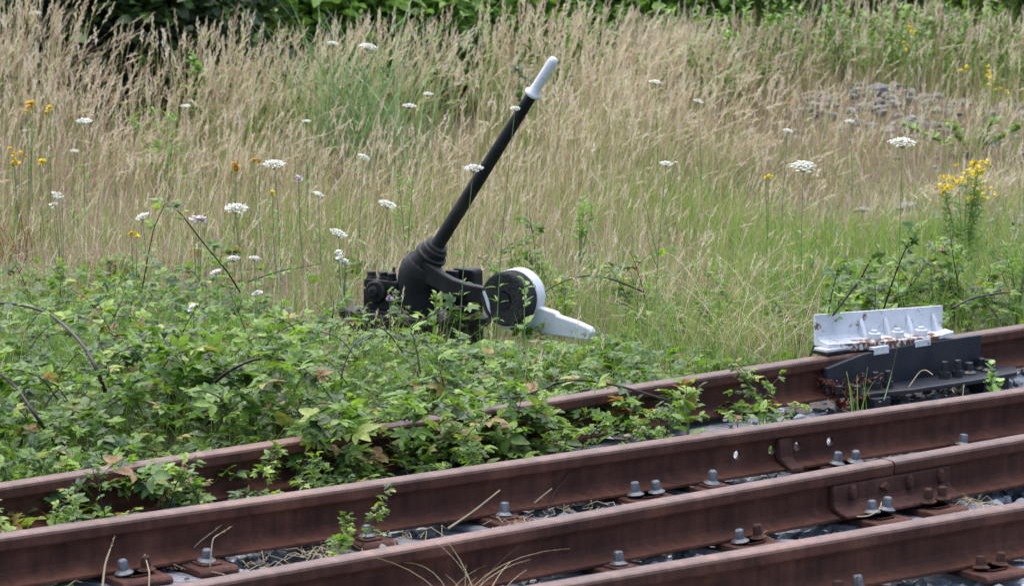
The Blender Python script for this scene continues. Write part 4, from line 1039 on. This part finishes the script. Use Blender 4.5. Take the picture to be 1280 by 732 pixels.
def wild_carrot(px_, py_, rpx, dep, base, label, tiltx=0., tilty=-.1, tint=.75, branches=(), leaf=True):
    """flower head seen at (px,py) at distance dep; base: (px, py) ground point or None"""
    top = aty(px_, py_, dep); r = rpx / F * dep * .92
    if base is None: bx = np.array([top[0] + rng.normal(0, .05), top[1] + rng.normal(0, .04)])
    else: bx = aty(base, 400, dep)[:2]
    bz = float(terrain(bx[0], bx[1])); root = empty('wild_carrot', (bx[0], bx[1], bz)); o = np.array([bx[0], bx[1], bz])
    T = top - o; mid = T * np.array([.35, .35, .5])
    P = np.array([(0, 0, 0), mid * .5, mid, (T + mid) / 2 + np.array([0, 0, .02]), T]); tt = np.linspace(0, 4, 17); P = np.stack([np.interp(tt, np.arange(5), P[:, k]) for k in range(3)], 1)
    for _ in range(4): P[1:-1] = (P[:-2] + 2 * P[1:-1] + P[2:]) / 4
    g = Geo(); sweep(g, P, np.linspace(.0024, .0012, len(P)), 5, ref=(.1, 1, .1))
    gf = Geo(); nr = (tiltx, tilty, 1.0); C = umbel(gf, T, nr, r, tint=tint)
    for c in C[::2]: sweep(g, [T - np.array([0, 0, r * .45]), c], [.0008, .0006], 3, caps=False)
    for (bpx, bpy, brp, at_) in branches:
        tb = aty(bpx, bpy, dep) - o; s0_ = P[int(at_ * 16)]; sweep(g, [s0_, (s0_ + tb) / 2 + np.array([0, 0, -.02]), tb], [.002, .0015, .0012], 4)
        if brp: umbel(gf, tb, nr, brp / F * dep, 10, tint)
    g.build('stem', M['green_stem'], root); gf.build('flower_head', M['flower_white'], root)
    if leaf:
        gl = Geo(); n = 26; k = rng.integers(2, 10, n); a = rng.uniform(0, 6.28, n); fwd = np.stack([np.cos(a), np.sin(a), rng.uniform(.1, .9, n)], 1)
        tv, tf = LV2 * np.array([.35, 1, 1]), LF2; Mx = rotmats(fwd, np.stack([np.zeros(n), np.zeros(n), np.ones(n)], 1)); scatter(gl, tv, tf, Mx, P[k] + fwd * .01, rng.uniform(.02, .05, n), rng.uniform(.2, .8, n)); gl.build('leaf', M['weed'], root)
    tag(root, label, 'wild carrot', 'white wild carrot flowers')
WC = [
 (1128, 179, 17, 14.6, 1122, 'tall white wild carrot umbel standing right above the white angle iron', 0, -.2),
 (1004, 209, 17, 14.9, 1000, 'tall white wild carrot umbel left of and behind the white angle iron', .05, -.3),
 (343, 206, 15, 16.0, 352, 'broad white wild carrot umbel in the dry grass left of the lever bar', 0, -.15),
 (295, 261, 15, 15.3, 304, 'domed white wild carrot umbel above the left half of the thicket', 0, -.25),
 (105, 152, 11, 17.6, 108, 'flat white wild carrot umbel in the tall grass at upper left', 0, -.1),
 (178, 271, 10, 15.5, 186, 'small white wild carrot umbel tilted left above the thicket', -.5, -.2),
 (423, 292, 12, 14.9, 432, 'white wild carrot umbel tilted right, left of the lever hub', .5, -.2),
 (484, 256, 12, 15.2, 478, 'white wild carrot umbel tilted right, just left of the lever bar', .35, -.2),
 (455, 197, 8, 16.2, 448, 'small white wild carrot umbel tilted right, left of the lever bar', .5, -.3),
 (592, 211, 13, 13.9, 572, 'pinkish white wild carrot umbel in front of the middle of the lever bar', -.05, -.15),
 (644, 136, 7, 14.0, 618, 'small greenish wild carrot umbel in front of the upper lever bar', 0, -.3),
 (460, 59, 12, 17.8, 440, 'pale wild carrot umbel before the blue green grass clump', .15, -.1),
 (416, 55, 8, 18.6, 420, 'faint wild carrot umbel left of the blue green grass clump front', .2, -.05),
 (512, 133, 9, 17.4, 495, 'pinkish wild carrot umbel between the grass clump and the hand grip', .1, -.05),
 (535, 118, 7, 17.9, 530, 'tiny flat white wild carrot umbel left of the hand grip', 0, -.05),
 (383, 152, 6, 17.5, 386, 'tiny white wild carrot umbel in the grass below the grass clump', 0, -.1),
 (398, 243, 8, 15.8, 402, 'small flat white wild carrot umbel left of the tilted umbel by the lever bar', .4, -.1),
 (292, 323, 9, 14.8, 296, 'low pinkish wild carrot umbel at the top of the thicket', 0, -.1),
 (270, 340, 8, 14.7, 275, 'low white wild carrot umbel tilted left at the top of the thicket', -.4, -.1),
 (318, 323, 8, 14.8, 320, 'low pale wild carrot umbel beside the pinkish one on the thicket', .1, -.1),
 (819, 103, 8, 18.8, 822, 'small white wild carrot umbel in the dry grass right of the hand grip', .1, -.1),
 (873, 127, 7, 18.8, 876, 'faint white wild carrot umbel in the dry grass at upper right of the grip', .3, -.1),
 (833, 205, 9, 14.8, 818, 'small white wild carrot umbel on a branched woody stalk right of the lever', .1, -.15),
 (985, 164, 7, 17.5, 975, 'faded greenish wild carrot umbel in the field at right', .2, -.2),
 (44, 17, 8, 20.5, 46, 'white wild carrot umbel before the dark hedge in the upper left corner', 0, -.1),
 (93, 189, 6, 17.5, 94, 'tiny white wild carrot umbel below the flat one at upper left', 0, -.1),
 (232, 133, 7, 18.2, 236, 'tiny faded umbel in the dense tall grass at upper left', 0, -.1),
 (1062, 152, 6, 18.8, 1064, 'tiny faded umbel in front of the bare earth mound', 0, -.1),
]
for (a, b_, r_, dd, bb_, lab, tx, ty) in WC:
    br = [(845, 203, 3, .8), (806, 248, 0, .45), (808, 290, 0, .4), (860, 330, 0, .35)] if a == 833 else ([(452, 300, 0, .2)] if a == 484 else [])
    wild_carrot(a, b_, r_, dd, bb_, lab, tx, ty, .3 if 'pink' in lab else .75, br)

def flower_plant(px_, py_, wpx, hpx, dep, nf, label, name='ragwort', cat='ragwort', mat='flower_yellow', fs=.008, group='yellow flowering plants', leafy=True, tint=.6):
    """flower cluster centred at (px,py), wpx wide and hpx high, rooted on the ground below it"""
    top = aty(px_, py_, dep); bz = float(terrain(top[0], top[1])); root = empty(name, (top[0], top[1], bz)); H = top[2] - bz
    w = wpx / F * dep; h = hpx / F * dep
    gs = Geo(); ns = max(2, min(9, nf // 3))
    for k in range(ns):
        gf, gl = Geo(), Geo()
        e = np.array([rng.uniform(-.5, .5) * w, rng.uniform(-.5, .5) * w * .7, H + rng.uniform(-.5, .5) * h]); m_ = e * np.array([.7, .7, .55])
        P = np.array([(rng.normal(0, .01) + e[0] * rng.uniform(.2, .8), rng.normal(0, .01) + e[1] * .6, 0), m_ * np.array([.7, .7, .9]), e * np.array([.85, .85, .8]), e]); sweep(gs, P, [.0022, .0019, .0015, .0009], 4)
        c = e + rng.normal(0, 1, (max(2, nf // ns), 3)) * np.array([w * .13, w * .1, h * .12])
        n = len(c) * 6; a = rng.uniform(0, 6.28, n); C = np.repeat(c, 6, 0) + rng.normal(0, fs * .45, (n, 3)); s = 1.25 * fs * rng.uniform(.5, 1.0, n)
        d1 = np.stack([np.cos(a), np.sin(a), rng.uniform(-.7, .7, n)], 1) * s[:, None]; d2 = np.stack([-np.sin(a), np.cos(a), rng.uniform(-.7, .7, n)], 1) * s[:, None]
        gf.add(np.stack([C - d1, C + d2, C + d1, C - d2], 1).reshape(-1, 3), np.arange(4 * n).reshape(-1, 4), np.repeat(np.clip(rng.normal(tint, .2, n), 0, 1), 4))
        if leafy:
            n = 60 if nf > 20 else 9; t = rng.uniform(.2, .95, n); pp = e[None] * np.stack([.55 + .45 * t, .55 + .45 * t, t], 1); a = rng.uniform(0, 6.28, n); fwd = np.stack([np.cos(a), np.sin(a), rng.uniform(.0, 1., n)], 1)
            scatter(gl, LV2 * np.array([.24, 1, 1]), LF2, rotmats(fwd, np.stack([rng.normal(0, .3, n), rng.normal(0, .3, n), np.ones(n)], 1)), pp, rng.uniform(.025, .055, n), rng.uniform(.2, .9, n))
            gl.build('foliage', M['weed'], root)
        gf.build('flower_head', M[mat], root)
    gs.build('stem', M['green_stem'], root)
    tag(root, label, cat, group)
flower_plant(1205, 226, 54, 44, 16.6, 90, 'large bushy ragwort with many yellow flowers at the right edge of the field')
flower_plant(35, 134, 12, 14, 17.6, 12, 'orange yellow ragwort cluster at the upper left edge', tint=.2)
flower_plant(60, 136, 9, 9, 17.6, 8, 'small bright yellow ragwort right of the orange one at upper left', tint=.5)
flower_plant(22, 195, 22, 26, 16.9, 16, 'dull yellow ragwort below the orange cluster at the left edge', tint=.3)
flower_plant(48, 203, 14, 8, 16.9, 8, 'low yellow ragwort beside the dull one at the left edge')
flower_plant(292, 204, 12, 12, 16.4, 8, 'brownish orange ragwort left of the broad white umbel', tint=0.)
flower_plant(322, 203, 10, 8, 16.3, 7, 'orange ragwort head next to the broad white umbel', tint=.1)
flower_plant(168, 294, 9, 9, 15.2, 6, 'single yellow ragwort head at the back of the thicket')
flower_plant(342, 245, 8, 8, 15.8, 5, 'single yellow ragwort head below the broad white umbel')
flower_plant(962, 216, 22, 22, 16.2, 7, 'sparse yellow ragwort with a few heads in the right field', fs=.007)
flower_plant(1135, 48, 24, 26, 21.5, 10, 'yellow ragwort on the bank at the top right')
flower_plant(1232, 105, 46, 34, 20.6, 16, 'spreading yellow ragwort on the bank at the right edge', fs=.009)
flower_plant(78, 246, 24, 22, 15.6, 14, 'pale white flowering weed at the left edge above the thicket', 'campion', 'campion', 'flower_white', .008, 'pale flowering weeds', False)
flower_plant(246, 277, 14, 16, 15.2, 10, 'pale lilac bramble blossom on the tall thin cane', 'bramble_blossom', 'blossom', 'flower_pink', .010, 'pale flowering weeds', False)
flower_plant(430, 322, 18, 12, 14.7, 12, 'white bramble blossom spray left of the lever hub', 'bramble_blossom', 'blossom', 'flower_white', .010, 'pale flowering weeds', False)
flower_plant(376, 222, 10, 8, 15.8, 7, 'lilac thistle flower left of the lever bar', 'thistle', 'thistle', 'flower_pink', .009, 'pale flowering weeds', False)
flower_plant(240, 385, 6, 5, 13.6, 4, 'white bramble flower among the leaves of the thicket', 'bramble_blossom', 'blossom', 'flower_white', .010, 'pale flowering weeds', False)
flower_plant(320, 366, 8, 5, 14.0, 4, 'white bramble flower higher up in the thicket', 'bramble_blossom', 'blossom', 'flower_white', .009, 'pale flowering weeds', False)
flower_plant(486, 372, 8, 4, 13.9, 6, 'pink flower head in front of the bearing block', 'pink_clover', 'clover', 'flower_pink', .008, 'pale flowering weeds', False, .1)

p = onz(2, 335, .0); tuft((p[0], p[1], float(terrain(p[0], p[1]))), 70, .34, 'tangle of reddish brown dead stems at the left edge above the thicket', 'red_weed', 'dead_stems', 'dead stems', .10, .8, .006, None, False)
# upright leafy weeds
def leafy_weed(px_, py_top, py_base, dep, label, wid=.05, n=60, leaf=.05, mat='weed', narrow=.28, stems=2, name='leafy_weed'):
    b0 = aty(px_, py_base, dep); bz = float(terrain(b0[0], b0[1])); top = aty(px_, py_top, dep); H = max(.12, top[2] - bz)
    root = empty(name, (b0[0], b0[1], bz)); gs, gl = Geo(), Geo()
    for k in range(stems):
        e = np.array([rng.normal(0, wid * .5), rng.normal(0, wid * .4), H * rng.uniform(.8, 1.0)]); sweep(gs, [(0, 0, 0), e * np.array([.4, .4, .5]), e], [.003, .0025, .001], 4)
        m_ = n // stems; t = np.sqrt(rng.uniform(.08, 1, m_)); pp = e[None] * t[:, None]; a = rng.uniform(0, 6.28, m_); fwd = np.stack([np.cos(a), np.sin(a), rng.uniform(.3, 1.4, m_)], 1)
        scatter(gl, LV2 * np.array([narrow / .36, 1, 1]), LF2, rotmats(fwd, np.stack([rng.normal(0, .2, m_), rng.normal(0, .2, m_), np.ones(m_)], 1)), pp, leaf * rng.uniform(.6, 1.2, m_) * (1.15 - .5 * t), rng.uniform(.2, 1, m_))
    gs.build('stem', M['green_stem'], root); gl.build('foliage', M[mat], root, smooth=True); tag(root, label, 'weed', 'bright green weeds in front of the hedge' if 'in front of the hedge' in label else 'upright green weeds')
leafy_weed(724, 240, 320, 16.0, 'bright green leafy weed in the dry grass right of the lever bar', .08, 70, .075, 'weed', .12, 3)
leafy_weed(508, 212, 290, 16.2, 'slender green leafy weed in the dry grass left of the lever bar', .05, 44, .06, 'weed', .14)
leafy_weed(1272, 305, 385, 15.0, 'feathery green weed at the right edge beyond the rail', .09, 160, .06, 'weed', .10, 4)
leafy_weed(468, 345, 405, 14.3, 'pale green weed in front of the bearing block', .03, 30, .04) if False else None
leafy_weed(541, 345, 410, 14.2, 'slender pale green weed in front of the hub', .03, 46, .05, 'weed', .2, 1)
leafy_weed(654, 50, 120, 19.6, 'dark leafy weed behind the hand grip', .05, 60, .08, 'hedge_dark')
leafy_weed(655, 345, 400, 14.0, 'slim weed with broad leaves before the counterweight', .02, 14, .06, 'weed', .36, 1)
leafy_weed(210, 120, 190, 18.8, 'green leafy weed inside the tall grass at upper left', .16, 90, .09, 'weed', .12, 4)
leafy_weed(255, 60, 120, 20.0, 'green leafy weed at the top of the tall grass at upper left', .12, 120, .09)
leafy_weed(905, 35, 90, 21.5, 'green leafy weed on the bank at top centre right', .25, 200, .08, 'weed', .3, 5)
for a_, b_, d_, lab in ((985, 60, 22.6, 'first broad green weed on the bank above the rubble'), (1050, 30, 23.2, 'green weed at the top edge above the rubble'), (850, 60, 22.4, 'green weed on the bank behind the dry grass right of the grip'), (1180, 40, 23, 'green weed on the bank at the top right'), (940, 80, 22.0, 'low green weed on the bank left of the rubble'), (1265, 60, 22.6, 'green weed at the upper right edge'), (1215, 150, 20.6, 'low green weed beside the rubble at right')):
    leafy_weed(a_, b_, b_ + 60, d_, lab, .3, 220, .075, 'weed', .3, 6)
leafy_weed(1240, 440, 470, 13.1, 'green leafy sprig growing beside the dark foot plate at right', .03, 22, .05, 'weed', .36, 1)
leafy_weed(1250, 475, 500, 12.75, 'broad leafy sprig between the second rail and the dark foot plate', .08, 16, .07, 'weed', .4, 3)
p = onz(1072, 512, .0); tuft((p[0], p[1], -.02), 9, .17, 'few upright green grass blades before the dark upright plate', 'green_grass', 'grass_tuft', 'grass tuft', .02, .3, .007, None, False)
leafy_weed(860, 470, 530, 12.0, 'broad leafy nettle like weed before the farthest rail', .05, 26, .085, 'bramble', .36, 2)
leafy_weed(955, 500, 520, 12.2, 'low leafy weed left of the red stemmed weed', .09, 26, .06, 'bramble', .36, 4)
for q in range(34):
    leafy_weed(330 + 28.5 * q + rng.uniform(-16, 16), rng.uniform(-12, 20), 75, rng.uniform(22.0, 23.4), 'tall bright green weed at the top edge in front of the hedge', .32, 110, .075, 'weed', .24, 5)
# red stemmed weed by the dark clamp
p = onz(1052, 505, .0); root = empty('red_weed', (p[0], p[1], -.02)); gs, gl = Geo(), Geo()
for k in range(34):
    a = rng.uniform(0, 6.28); l = rng.uniform(.06, .20); e = np.array([math.cos(a) * l * .8, math.sin(a) * l * .6, rng.uniform(.04, .15)]); sweep(gs, [(0, 0, 0), e * np.array([.5, .5, .8]), e], [.0016, .0013, .0008], 4, tint=rng.uniform(0, .8))
    c = e[None] * rng.uniform(.5, 1.05, (6, 1)) + rng.normal(0, .008, (6, 3)); n = len(c); a = rng.uniform(0, 6.28, n); fwd = np.stack([np.cos(a), np.sin(a), rng.uniform(-.5, 1, n)], 1)
    scatter(gl, LV2 * np.array([.7, 1, 1]), LF2, rotmats(fwd, np.tile((0, 0, 1.), (n, 1))), c, rng.uniform(.007, .018, n), rng.uniform(0, 1, n))
gs.build('stem', M['red_weed'], root); gl.build('leaf', M['red_weed'], root); tag(root, 'low weed with tangled red stems at the left end of the dark clamp', 'weed')
p = onz(205, 628, .0); root = empty('red_weed', (p[0], p[1], -.02)); gs = Geo()
for k in range(16):
    a = rng.uniform(0, 6.28); l = rng.uniform(.04, .11); e = np.array([math.cos(a) * l * .7, math.sin(a) * l * .5, rng.uniform(.04, .12)]); sweep(gs, [(0, 0, 0), e * np.array([.5, .5, .8]), e], [.0014, .0012, .0008], 4, tint=rng.uniform(.2, 1))
gs.build('stem', M['red_weed'], root); tag(root, 'small red stemmed weed left of the grey screw on the farthest rail', 'weed')

# blue green clump of broad grass, upper left centre
p = aty(456, 190, 19.7); bz = float(terrain(p[0], p[1])); root = empty('grass_clump', (p[0], p[1], bz)); n = 210
P = np.stack([rng.normal(0, .17, n), rng.normal(0, .12, n), np.full(n, -.02)], 1); g = Geo()
blades(g, P, rng.uniform(.55, 1.08, n), rng.uniform(.008, .014, n), np.abs(rng.normal(.45, .32, n)), np.where(rng.random(n) < .6, rng.normal(PI, .9, n), rng.normal(0, .8, n)), rng.uniform(0, 1, n), 8, 2.2, .15)
g.build('blades', M['sedge'], root); tag(root, 'tall clump of arching blue green grass rising behind the dry stems at upper left centre', 'grass clump')

# bare earth mound with stones
g = Geo(); n = 330
x = rng.normal(2.2, .30, n); y = rng.normal(21.7, .25, n); k2 = rng.random(n) < .3; x = np.where(k2, rng.normal(3.2, .35, n), x); y = np.where(k2, rng.normal(21.1, .4, n), y)
x[270:] = rng.normal(2.55, .35, 60); y[270:] = rng.uniform(17.6, 21, 60)
rocks(g, np.stack([x, y, terrain(x, y)], 1), rng.uniform(.012, .065, n) * rng.uniform(.5, 1.2, n), .6)
tag(g.build('rubble', M['mound']), 'grey heap of rubble and bare earth in the field at right', 'rubble', kind='stuff')

# ------------------------------------------------------------------ hedge beyond the field
def shrub(x, y, rx, h, n, mat, label, name='shrub', group='shrubs of the hedge behind the field', leaf=.09, cat='shrub'):
    bz = float(terrain(x, y)); root = empty(name, (x, y, bz)); gs, gl = Geo(), Geo()
    tips = []
    for k in range(9):
        a = rng.uniform(0, 6.28); e = np.array([math.cos(a) * rx * rng.uniform(.2, .9), math.sin(a) * rx * .7 * rng.uniform(.2, .9), h * rng.uniform(.45, 1)]); P = np.array([(0, 0, -.05), e * np.array([.3, .3, .4]) + rng.normal(0, .05, 3), e * .75, e]); sweep(gs, P, [.04, .028, .016, .006], 6)
        for t in np.linspace(.15, 1, 7): tips.append(np.array([np.interp(t, [0, .4, .75, 1], P[:, c]) for c in range(3)]))
        for j in range(5):
            q = e * rng.uniform(.3, 1); tips.append(q + rng.normal(0, .22, 3) * np.array([rx, rx * .7, h * .4]))
    for k in range(40):
        a = rng.uniform(0, 6.28); tips.append(np.array([math.cos(a) * rx * rng.uniform(.3, 1.05), math.sin(a) * rx * .7, rng.uniform(.1, .5) * h]))
    tips = np.array(tips); tips[:, 2] = np.clip(tips[:, 2], .1, h); n_ = n
    c = tips[rng.integers(0, len(tips), n_)] + rng.normal(0, .16, (n_, 3)); c[:, 2] = np.abs(c[:, 2]); a = rng.uniform(0, 6.28, n_)
    fwd = np.stack([np.cos(a), np.sin(a), rng.uniform(-.6, .5, n_)], 1)
    scatter(gl, LV2, LF2, rotmats(fwd, np.stack([rng.normal(0, .45, n_), rng.normal(-.3, .45, n_), np.ones(n_)], 1)), c, leaf * rng.uniform(.6, 1.3, n_), rng.uniform(0, 1, n_))
    gs.build('stem', M['bark'], root); gl.build('foliage', M[mat], root, smooth=True); tag(root, label, cat, group)
D_, L_ = 'hedge_dark', 'hedge_light'
for k, (x, y, rx, h, mt, lab) in enumerate([
  (-6.0, 24.4, 1.2, 2.6, D_, 'dark shrub beyond the left edge of the field'), (-4.6, 22.6, 1.2, 2.6, D_, 'dark shrub at the far left behind the tall grass'),
  (-3.3, 22.2, 1.1, 2.4, D_, 'dark shrub in the upper left corner behind the white umbel'), (-2.2, 22.3, 1.0, 2.6, D_, 'dark shrub left of the blue green grass clump'),
  (-1.2, 22.8, 1.0, 2.4, L_, 'bright green shrub right behind the blue green grass clump'), (-.3, 23.6, .9, 2.4, L_, 'bright green shrub between the grass clump and the hand grip'),
  (.55, 24.6, .9, 2.2, L_, 'bright green shrub at the top centre behind the hand grip'), (1.5, 25.0, 1.0, 2.4, L_, 'bright green shrub right of the top centre'),
  (2.6, 25.1, 1.0, 2.4, L_, 'bright green shrub at the top above the rubble heap'), (3.7, 25.1, 1.0, 2.4, L_, 'bright green shrub in the upper right corner'),
  (5.0, 27.0, 1.2, 2.6, D_, 'dark shrub beyond the right edge of the field'), (-4.4, 28.2, 1.6, 3.4, D_, 'tall dark shrub at the back on the left'), (-1.8, 28.6, 1.6, 3.4, D_, 'tall dark shrub at the back left of centre'), (.8, 29.2, 1.6, 3.2, D_, 'tall dark shrub at the back right of centre'), (3.4, 29.4, 1.6, 3.2, D_, 'tall dark shrub at the back on the right')]):
    shrub(x, y, rx, h, 8000, mt, lab)

# ------------------------------------------------------------------ camera, light, world
cam = bpy.data.cameras.new('camera'); co = bpy.data.objects.new('camera', cam); COL.objects.link(co); scene.camera = co
cam.sensor_width = 36; cam.lens = F / 1280 * 36; cam.clip_end = 2000; cam.clip_start = .1
co.location = (0, 0, CZ); co.rotation_euler = (PI / 2 - PITCH, 0, 0)
cam.dof.use_dof = True; cam.dof.focus_distance = 13.2; cam.dof.aperture_fstop = 7.5
SUN_EL, SUN_AZ = R(70), R(330)
w = bpy.data.worlds.new('World'); scene.world = w; w.use_nodes = True; nt = w.node_tree
sky = nt.nodes.new('ShaderNodeTexSky'); sky.sky_type = 'NISHITA'; sky.sun_disc = False; sky.sun_elevation = SUN_EL; sky.sun_rotation = SUN_AZ; sky.dust_density = 3.0; sky.air_density = 1.0; sky.ozone_density = 1.0
bg = nt.nodes['Background']; bg.inputs[1].default_value = .14; nt.links.new(sky.outputs[0], bg.inputs[0])
sl = bpy.data.lights.new('sun', 'SUN'); sl.energy = 1.5; sl.angle = R(100); sl.color = (1, .96, .9); so = bpy.data.objects.new('sun', sl); COL.objects.link(so)
d = Vector((math.sin(SUN_AZ) * math.cos(SUN_EL), math.cos(SUN_AZ) * math.cos(SUN_EL), math.sin(SUN_EL))); so.rotation_euler = d.to_track_quat('Z', 'Y').to_euler()
vs = scene.view_settings; vs.view_transform = 'Standard'; vs.look = 'None'; vs.exposure = 1.4; vs.gamma = 1.0; vs.use_curve_mapping = False
scene.cycles.max_bounces = 6; scene.cycles.diffuse_bounces = 3; scene.cycles.transmission_bounces = 4; scene.cycles.glossy_bounces = 2; scene.cycles.use_denoising = True; scene.cycles.denoising_prefilter = 'NONE'; scene.cycles.sample_clamp_indirect = 4.0
